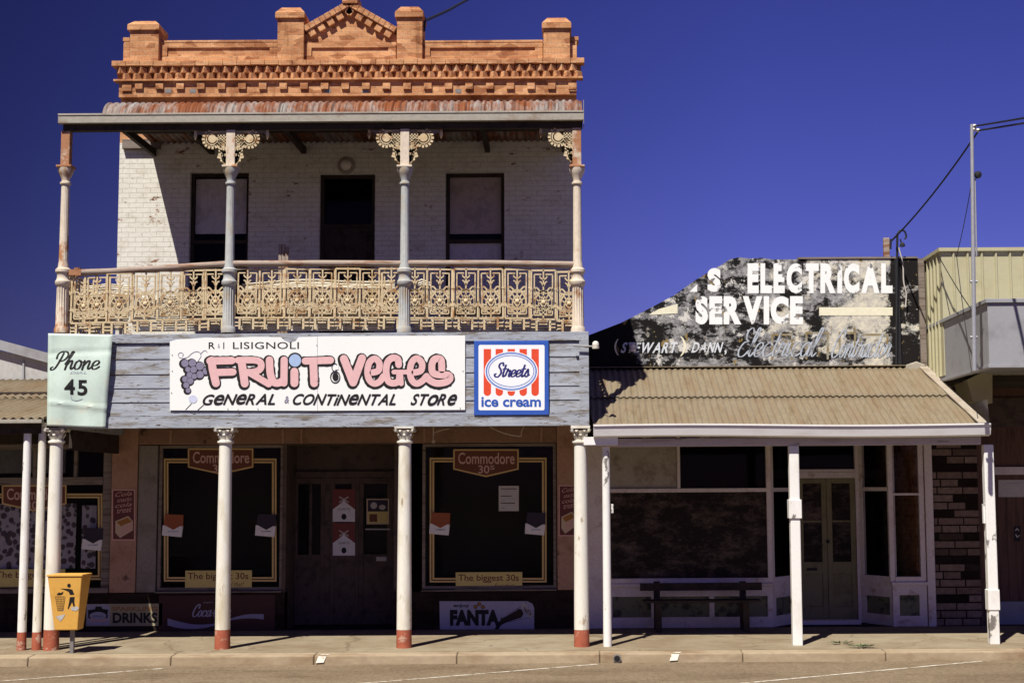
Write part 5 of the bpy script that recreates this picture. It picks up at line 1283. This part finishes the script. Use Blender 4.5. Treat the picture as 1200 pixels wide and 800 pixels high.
for k, (a, c) in enumerate(((dx0+.005, mid-.003), (mid+.003, dx1-.005))):
    b = MB(); z1 = zd(560.5); z0 = .065; zp0, zp1 = zd(658), zd(566); w_ = .085; y = YE+.02
    b.box(a, a+w_, y, y+.05, z0, z1); b.box(c-w_, c, y, y+.05, z0, z1); b.box(a+w_, c-w_, y, y+.05, zp1, z1); b.box(a+w_, c-w_, y, y+.05, zp0-.2, zp0); b.box(a+w_, c-w_, y, y+.05, z0, z0+.2); b.box(a+w_, c-w_, y+.01, y+.045, zd(611.5), zd(609.5)); b.box(a+w_, c-w_, y+.02, y+.045, z0+.2, zp0-.2)
    lf = b.build('door_leaf', 'green_door', dr, bevel=.005)
    b = MB(); b.box(a+w_, c-w_, y+.025, y+.03, zp0, zp1); b.build('pane', 'dirty_glass', lf)
    b = MB(); hx = mid+(.05 if k else -.05)
    if k == 0: b.box(a+.12, a+.3, y-.006, y-.0, zd(668), zd(665))
    else: b.lathe(0, 0, [(.022, 0), (.015, .02), (.03, .045), (.02, .065)], 10); 
    if k:
        for q in b.v: q.xyz = (mid+.0+q.x, y-.002-q.z, zd(634)+q.y)
    b.build('letter_slot' if k == 0 else 'door_knob', 'ink', lf)
# right window
e = MB(); R0, R1 = wl(1044), wl(1082)
e.box(R0-.03, R0+.05, YW-.0, YW+.1, zs0, 3.1); e.box(wl(1078), wl(1084), YW-.0, YW+.1, zs0, 3.1); e.box(R0+.05, wl(1078), YW+.004, YW+.08, wz(580, 1060), wz(577.5, 1060)); e.box(R0+.05, wl(1078), YW-.01, YW+.1, zs0, zs1)
e.box(wl(1085), wl(1094), YW-.03, YW+.1, -.01, 3.1)
rw_ = e.build('shop_window', 'lilac_trim', el, bevel=.005)
b = MB(); b.box(R0+.05, wl(1078), YW+.03, YW+.035, zs1, 3.05); b.build('pane', 'glass', rw_)
riser(R0, wl(1084), YW-.01, [(wl(1052), wl(1075))], zrs-.0)
b = MB(); b.box(ex0+.05, wl(1090), .1, YW, 3.42, 3.44); b.build('soffit', 'timber_dark', el) if False else None

# ---- bench in front of the dirty window
bp = thing('bench', (X(822, 2.15, 730), 2.15, 0), 'dark timber bench with a backrest under the dirty shop window', 'bench')
bY = 2.05
b = MB(); b.pbox(750, 893, 682.5, 691.5, bY+.2, bY+.24); b.build('backrest', 'timber_dark', bp, bevel=.006)
b = MB(); zs_ = Z(702, bY, 820)
for k in range(3): b.box(X(754, bY, 703), X(890, bY, 703), bY-.22+k*.13, bY-.10+k*.13, zs_-.035, zs_)
b.build('seat', 'timber_dark', bp, bevel=.006)
for px in (771, 873):
    b = MB(); x = X(px, bY, 715); b.box(x-.05, x+.05, bY-.2, bY-.14, 0, zs_-.036); b.box(x-.05, x+.05, bY+.24, bY+.30, 0, Z(681, bY+.2, px)); b.box(x-.04, x+.04, bY-.14, bY+.24, .12, .18); b.build('leg', 'timber_dark', bp, bevel=.005)

# ---- service bracket and wires on the electrical parapet
b = MB(); q = ew(1038, 303); b.box(X(1035, YW+.1, 290), X(1042, YW+.1, 290), YW+.05, YW+.13, zt-.05, Z(279, YW+.1, 1038))
tag(b.build('timber_stub', 'rail_timber', bevel=.01), 'short weathered timber stub standing on top of the electrical parapet', 'timber stub')
YA = YW-.08
br = thing('service_bracket', (pt(1051, 303, YA).x, YA, Z(435, YA, 1051)), 'thin dark service pole with curled bracket on the electrical parapet', 'service bracket')
b = MB(); top_ = pt(1051.5, 274, YA); b.tube([pt(1050.5, 428, YA), top_], .02, 8); b.tube([pt(1043, 285, YA), pt(1051.5, 274, YA)], .012, 6)
b.tube(spline([pt(1051.5, 275, YA)[:], pt(1055, 270, YA)[:], pt(1060, 271, YA)[:], pt(1062, 277, YA)[:], pt(1060, 280, YA)[:]]), .016, 8); b.build('pole', 'wire_black', br)
b = MB(); q = pt(1057.5, 286, YA); b.lathe(q.x, q.y, [(.01, q.z-.05), (.045, q.z-.04), (.04, q.z), (.02, q.z+.03)], 10); b.tube([pt(1055, 280, YA), pt(1057, 287, YA)], .012, 6); b.tube([pt(1044, 280, YA), pt(1043.5, 292, YA)], .018, 6); b.build('insulator', 'wire_black', br)
b = MB(); b.tube(spline([pt(1053, 290, YA)[:], pt(1058, 310, YA)[:], pt(1059, 330, YA)[:], pt(1062, 345, YA)[:], pt(1061, 360, YA)[:]]), .012, 6); b.build('loose_wire', 'paper', br)

# ================================================================== the right-hand shop
rs = thing('corner_shop', (8.5, YW, 0), 'brown fronted shop with grey boxed awning and beige metal parapet at the right edge', 'shop')
XR1 = 14.5
# beige profiled metal parapet
YM = 1.55
mx0 = X(1104, YM, 340); zt3 = Z(293, YM, 1150); zm0 = 4.0
b = MB(); xs_ = mx0; pr = []
while xs_ < XR1:
    pr += [(xs_, 0), (xs_+.17, 0), (xs_+.185, -.03), (xs_+.205, -.03), (xs_+.22, 0)]; xs_ += .225
for (a, c) in zip(pr[:-1], pr[1:]): b.quad((a[0], YM+a[1], zm0), (c[0], YM+c[1], zm0), (c[0], YM+c[1], zt3), (a[0], YM+a[1], zt3))
ys_ = YM; pr = []
while ys_ < 6:
    pr += [(ys_, 0), (ys_+.17, 0), (ys_+.185, -.03), (ys_+.205, -.03), (ys_+.22, 0)]; ys_ += .225
for (a, c) in zip(pr[:-1], pr[1:]): b.quad((mx0+c[1], c[0], zm0), (mx0+a[1], a[0], zm0), (mx0+a[1], a[0], zt3), (mx0+c[1], c[0], zt3))
b.box(mx0-.045, XR1, YM-.05, YM+.06, zt3-.02, zt3+.035); b.box(mx0-.045, mx0+.06, YM+.06, 6, zt3-.02, zt3+.035)
k = mx0+.08
b.build('metal_parapet', 'cladding', rs)
b = MB(); b.box(mx0+.1, XR1, YM+.1, 10, 3.9, zt3-.3); b.build('upper_body', 'int_wall', rs)
# grey boxed awning
YF = -.95
ax0 = X(1158.5, YF, 395); az1, az0 = Z(355, YF, 1158), Z(431, YF, 1158)
b = MB(); b.box(ax0, XR1, YF, YF+.05, az0+.05, az1); b.box(ax0-.0, ax0+.05, YF+.05, YW, az0+.05, az1-.002); b.box(ax0+.05, XR1, YF+.05, YM+.02, az1-.12, az1-.05)
b.box(ax0-.02, XR1, YF-.02, YF+.07, az0, az0+.05); b.box(ax0-.018, ax0+.07, YF+.07, YW-.01, az0+.001, az0+.048); b.box(ax0-.03, XR1, YF-.03, YF+.08, az1+.001, az1+.06); b.box(ax0-.03, ax0+.08, YF+.08, YW-.01, az1+.001, az1+.06)
for px in (1160.5,): pass
b.box(ax0+.07, XR1, YF+.07, YW-.01, az0+.1, az0+.14)
b.build('awning', 'awning_grey', rs, bevel=.006)
# wall under it
fx = wl(1148); YQ = YW+.5
b = MB(); b.box(wl(1095), fx, YW+.03, YW+.3, -.02, 4.0); b.build('stone_panel', 'strip_stone', rs)
b = MB(); xq = X(1151, YQ, 600); 
b.box(fx+.001, fx+.16, YW+.1, YW+.3, -.02, 4); b.box(fx+.16, XR1, YQ, YQ+.2, Z(552, YQ, 1180), 3.95)
b.build('front_wall', 'brown_wall', rs)
b = MB(); b.box(fx+.16, XR1, YQ-.03, YQ+.1, Z(500, YQ, 1180), Z(466, YQ, 1180)); b.build('header_board', 'brown_door', rs)
b = MB(); b.box(fx+.16, XR1, YQ-.05, YQ+.1, Z(556, YQ, 1180), Z(547, YQ, 1180)); b.build('rail', 'lilac_trim', rs)
b = MB(); xx = fx+.16
while xx < XR1-.15: b.box(xx, xx+.14, YQ-.01, YQ+.05, .36, Z(556.5, YQ, 1180)); xx += .145
b.build('board_front', 'brown_wall', rs)
b = MB(); b.box(fx+.16, XR1, YQ-.06, YQ+.1, -.02, .355); b.build('base', 'awning_grey', rs)
b = MB(); b.box(fx+.2, XR1, 9.5, 9.7, 0, 3.9); b.box(XR1-.2, XR1, YQ+.2, 9.5, 0, 3.9); b.box(wl(1095), wl(1095)+.2, YW+.3, 9.5, -.02, 4); b.build('body', 'side_brick', rs)
b = MB(); b.prism([(pt(1133, 445, 1.4).x, pt(1133, 445, 1.4).z), (pt(1163, 432, 1.4).x, pt(1163, 432, 1.4).z+.02), (pt(1163, 472, 1.4).x, pt(1163, 472, 1.4).z), (pt(1140, 470, 1.4).x, pt(1140, 470, 1.4).z)], 1.4, 2.2); b.build('bracket', 'cladding', rs)
b = MB(); b.hexa([pt(1133, 478, 1.8), pt(1160, 497, .2), pt(1160, 497, .25), pt(1133, 478, 1.85), pt(1133, 474, 1.8), pt(1157, 468, .2), pt(1157, 468, .25), pt(1133, 474, 1.85)]); b.build('side_flashing', 'asbestos', rs)
A = Art(YQ-.012); A.rect(1170, 1228, 562, 582, 'paper'); A.rect(1173, 1225, 565, 566, 'ghost_blue'); tag(A.build('white_notice'), 'pale blank rectangular sign on the dark brown boards at right', 'sign')
A = Art(YQ-.012); A.rect(1188, 1196, 616, 634, 'ink'); A.stroke([(1190, 621), (1192, 619), (1193.5, 621)], 1.2, 'paper'); A.stroke([(1190.5, 626), (1192, 629), (1194.5, 627)], 1.2, 'paper')
tag(A.build('door_plate'), 'small dark plate with pale curls on the brown boards', 'plate')

# ---- thin pole against the awning with its wires
YPp = -1.05
pb = pt(1142, 434, YPp)
pl = thing('service_pole', (pb.x, YPp, pb.z), 'tall thin galvanised service pole fixed to the grey awning corner', 'pole')
b = MB(); b.tube([pb, pt(1138.8, 146, YPp)], [.033, .026], 12); b.tube([pt(1144.5, 300, YPp), pt(1142.5, 212, YPp)], .012, 6)
for py in (330, 395): q = pt(1141, py, YPp); b.tube([q-Vector((.05, 0, 0)), q+Vector((.05, 0, 0))], .02, 6)
b.build('pipe', 'galv', pl, smooth=True)
b = MB(); q = pt(1146, 205, YPp); b.lathe(0, 0, [(.0, -.05), (.045, -.04), (.055, 0), (.03, .05), (.0, .055)], 12)
for v_ in b.v: v_.xyz = (q.x+v_.x, q.y+v_.z, q.z+v_.y)
b.tube([pt(1141, 214, YPp), pt(1144, 208, YPp)], .012, 6); b.build('floodlight', 'wire_black', pl, smooth=True)
b = MB()
for (x, y) in ((1142, 148), (1142, 152), (1146, 153)): q = pt(x, y, YPp); b.lathe(q.x, q.y, [(.02, q.z-.02), (.035, q.z), (.02, q.z+.025)], 8)
b.build('insulator', 'porcelain', pl)
def wire(a, c, sag, r, lab, ext=0):
    a, c = Vector(a), Vector(c); N = 16; ps = []
    if ext: c = c+(c-a)*ext
    for k in range(N+1):
        t_ = k/N; ps.append(a+(c-a)*t_-Vector((0, 0, sag*4*t_*(1-t_))))
    b = MB(); b.tube(ps, r, 6); tag(b.build('wire', 'wire_black'), lab, 'wire', 'overhead service wires')
wire(pt(1147, 153, YPp), pt(1046, 281, YA), .08, .014, 'dark wire sloping from the thin pole down to the electrical parapet')
wire(pt(1142, 148, YPp), pt(1200, 137, YPp-3), .02, .014, 'upper of two wires running right from the pole top', 3)
wire(pt(1147, 153, YPp), pt(1200, 143, YPp-3), .02, .014, 'lower of two wires running right from the pole top', 3)
wire(pt(1138.5, 215, YPp), pt(1121, 300, .9), .05, .006, 'fine wire dropping from the thin pole in front of the beige parapet')
wire(pt(1121, 300, .9), pt(1134, 400, -.6), .05, .006, 'fine stay wire crossing the beige parapet above the awning')
wire(pt(1100, 300, YM-.1), pt(1140, 365, YPp+.05), .03, .008, 'short dark stay wire from the beige parapet corner to the pole')

# ================================================================== the left-hand shop
ls = thing('neighbour_shop', (-9.5, YW, 0), 'low shop with tan iron verandah and patterned curtain at the left edge', 'shop')
lx0 = -14.5; lx1 = x_l-.012
g = lambda px, py: (pt(px, py, 5).x, pt(px, py, 5).z)
b = MB(); b.prism([(lx0, 2.6), (g(80, 420)[0], 2.6), g(80, 428), g(0, 411), (lx0+2.0, g(0, 400)[1]+.2), (lx0, g(0, 400)[1]-.1)], 5, 5.15); b.build('gable_wall', 'asbestos', ls)
b = MB(); b.bar((g(0, 404)[0]-.8, 4.95, g(0, 404)[1]+.22), (g(80, 425.5)[0]+.8, 4.95, g(80, 425.5)[1]-.22), .12, .17); b.bar((g(28, 446)[0], 4.985, g(28, 446)[1]), (g(28, 422)[0], 4.985, g(28, 422)[1]), .03, .03); b.build('barge_board', 'awning_grey', ls)
b = MB(); b.hexa([(lx0, 5.1, 3.9), (g(80, 430)[0], 5.1, 3.9), (g(80, 430)[0], 10, 3.9), (lx0, 10, 3.9), (lx0, 5.1, 4.0), (g(80, 430)[0], 5.1, 4.0), (g(80, 430)[0], 10, 4.0), (lx0, 10, 4.0)]); b.build('roof', 'iron_dull', ls)
zl0 = Z(490, -.1, 25); zl1 = Z(446, YW, 25); vx1 = X(52, -.1, 480)
b = MB(); N = 8; prof = [(-.12+(YW+2.3+.12)*k/N, zl0+(Z(446, 4.9, 25)-zl0)*k/N) for k in range(N+1)]
corrugated(b, prof[:5], lambda t: lx0, lambda t: vx1+(lx1-.01-vx1)*min(1, t*1.0), .13, .018); up2 = [(y, z+.022) for y, z in prof[4:]]; up2[0] = (up2[0][0]-.1, up2[0][1]-.025); corrugated(b, up2, lambda t: lx0, lambda t: lx1-.01, .13, .018)
lv = b.build('verandah_roof', 'iron_tan', ls, smooth=True); md = lv.modifiers.new('solid', 'SOLIDIFY'); md.thickness = .003
b = MB(); b.box(lx0, vx1-.0, -.2, -.1, zl0-.075, zl0-.02); b.build('gutter', 'gutter_grey', lv, bevel=.006)
b = MB(); b.box(lx0, vx1-.05, -.06, .05, zl0-.22, zl0-.07)
for k in range(7): x = lx0+.3+k*1.05; b.box(x-.03, x+.03, .05, YW, zl0-.12, zl0-.02)
b.build('verandah_beam', 'timber_dark', ls)
b = MB()
for px in (10, 150, 290): pass
A = None
for px, wd in ((28, 9.0), (45.5, 9.0)):
    x = X(px-.0, -.02, 640); w_ = wd/79/2; zz = lambda py: Z(py, 0, px); lean = .0
    b = MB(); b.lathe(x, .0, [(w_*1.1, zz(740)), (w_*1.05, 1.2), (w_*.95, zl0-.2), (w_*.95, zl0-.06)], 18)
    po = b.build('post', 'post_peel' if px < 40 else 'post_white', ls, smooth=True)
    b = MB(); b.lathe(x, .0, [(w_*1.25, -.03), (w_*1.2, .03), (w_*1.12, zz(740)-.001)], 18); b.build('post_base', 'red_base', po, smooth=True)
# front
zc0 = 3.35
b = MB(); b.box(wl(119), lx1, YW+.0, YW+.2, .3, zc0) if False else None
jx = wl(119)
e = MB(); e.box(jx, lx1, YW+.02, YW+.2, .3, zc0); e.box(lx0, jx, YW-.0, YW+.15, Z(568, YW, 60), Z(559, YW, 60)); e.box(lx0, jx, YW+.0, YW+.15, Z(526, YW, 60), Z(520, YW, 60))
for px in (86, 38, -10): e.box(wl(px)-.025, wl(px)+.025, YW+.01, YW+.12, Z(559, YW, 60), Z(526, YW, 60))
e.box(lx0, lx1, YW-.03, YW+.15, .62, .70)
lw_ = e.build('shop_window', 'timber_grey', ls, bevel=.005)
b = MB(); b.box(lx0, jx, YW+.06, YW+.066, .7, Z(568, YW, 60)); b.box(lx0, jx, YW+.06, YW+.066, Z(559, YW, 60), Z(526, YW, 60)); b.build('pane', 'glass', lw_)
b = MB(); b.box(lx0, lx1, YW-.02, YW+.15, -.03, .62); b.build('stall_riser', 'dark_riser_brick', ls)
b = MB(); b.box(lx0, lx1, YW+.0, YW+.2, Z(520, YW, 60)+.002, 3.9); b.build('lintel', 'timber_dark', ls)
b = MB(); b.box(lx0, lx1, 6, 6.1, -.03, 3.9); b.box(lx0, lx0+.1, YW+.2, 6, -.03, 3.9); b.box(lx0, lx1, YW+.2, 6, 3.6, 3.7); b.build('interior', 'dark_int', ls)
def curtain(px0, px1, py0, py1):
    r = prect(px0, px1, py0, py1, YW+.14); b = MB(); n = max(6, int((r[1]-r[0])/.03))
    for k in range(n):
        u0, u1 = r[0]+(r[1]-r[0])*k/n, r[0]+(r[1]-r[0])*(k+1)/n; f = lambda u: YW+.15+.018*math.sin(u*31)
        b.quad((u0, f(u0), r[2]), (u1, f(u1), r[2]), (u1, f(u1), r[3]), (u0, f(u0), r[3]))
    return b.build('curtain', 'curtain', lw_, smooth=True)
curtain(-60, 89, 590, 666); curtain(95, 112, 592, 666)
window_ad(-60, 120, 578, 679, 2, 78, 568, 599, -8, 76, 666.5, 687.5, 'curtained window at the far left')
pack(108, 631, 'pack_navy', 'white and navy cigarette pack beside the patterned curtain')

# ---- the litter bin
gY = -.42
bp_ = pt(85, 766, gY)
bn = thing('litter_bin', (bp_.x, gY, -.02), 'yellow tapered litter bin with black pictogram on a steel post', 'litter bin')
zt_, zb_ = Z(672, gY, 82), Z(737, gY, 82)
xt0, xt1, xb0, xb1 = X(60.5, gY, 674), X(100.5, gY, 674), X(67, gY, 735), X(94, gY, 735)
D = .36
b = MB(); yt0, yt1 = gY-.17, gY+.24; yb0, yb1 = gY-.12, gY+.14
b.hexa([(xb0, yb0, zb_), (xb1, yb0, zb_), (xb1, yb1, zb_), (xb0, yb1, zb_), (xt0, yt0, zt_-.03), (xt1, yt0, zt_-.03), (xt1, yt1, zt_-.03), (xt0, yt1, zt_-.03)])
body = b.build('body', 'bin_yellow', bn, bevel=.012)
b = MB(); b.box(xt0-.012, xt1+.012, yt0-.012, yt1+.012, zt_-.029, zt_); b.build('rim', 'bin_yellow', bn, bevel=.006)
b = MB(); xp = X(84.5, gY, 750); b.box(xp-.028, xp+.028, gY-.02, gY+.036, -.04, zb_-.001); b.build('post', 'steel_grey', bn, bevel=.005)
A = Art(gY, 50, 660, 6.953)
sl_ = (yt0-yb0)/((zt_-.03)-zb_)
A.ell(246, 172, 15, 16, 'ink', 16); A.poly([(172, 196), (240, 198), (272, 204), (288, 245), (252, 248), (242, 222), (212, 208)], 'ink'); A.poly([(250, 266), (290, 264), (286, 300), (290, 345), (276, 338), (268, 305), (236, 365), (231, 360), (244, 305)], 'ink')
A.poly([(144, 248), (160, 228), (178, 232), (200, 220), (192, 244), (170, 250)], 'ink')
A.stroke([(134, 262), (150, 375), (194, 375), (212, 262), (134, 262)], 3, 'ink_brown', cap=False)
for k in range(1, 6): A.stroke([(134+78*k/6, 262), (150+44*k/6, 375)], 2, 'ink_brown', cap=False)
for k in range(1, 6): A.stroke([(134+16*k/6, 262+113*k/6), (212-18*k/6, 262+113*k/6)], 2, 'ink_brown', cap=False)
A.poly([(130, 425), (165, 415), (212, 405), (196, 430), (170, 465), (148, 440)], 'asbestos'); A.poly([(255, 350), (310, 340), (322, 360), (300, 378), (262, 372)], 'asbestos')
for q in A.b.v: q.y = yb0+sl_*(q.z-zb_)-.003-(gY-q.y)
A.build('pictogram', bn)
for o in list(bpy.data.objects):
    if '_w' in o: del o['_w']
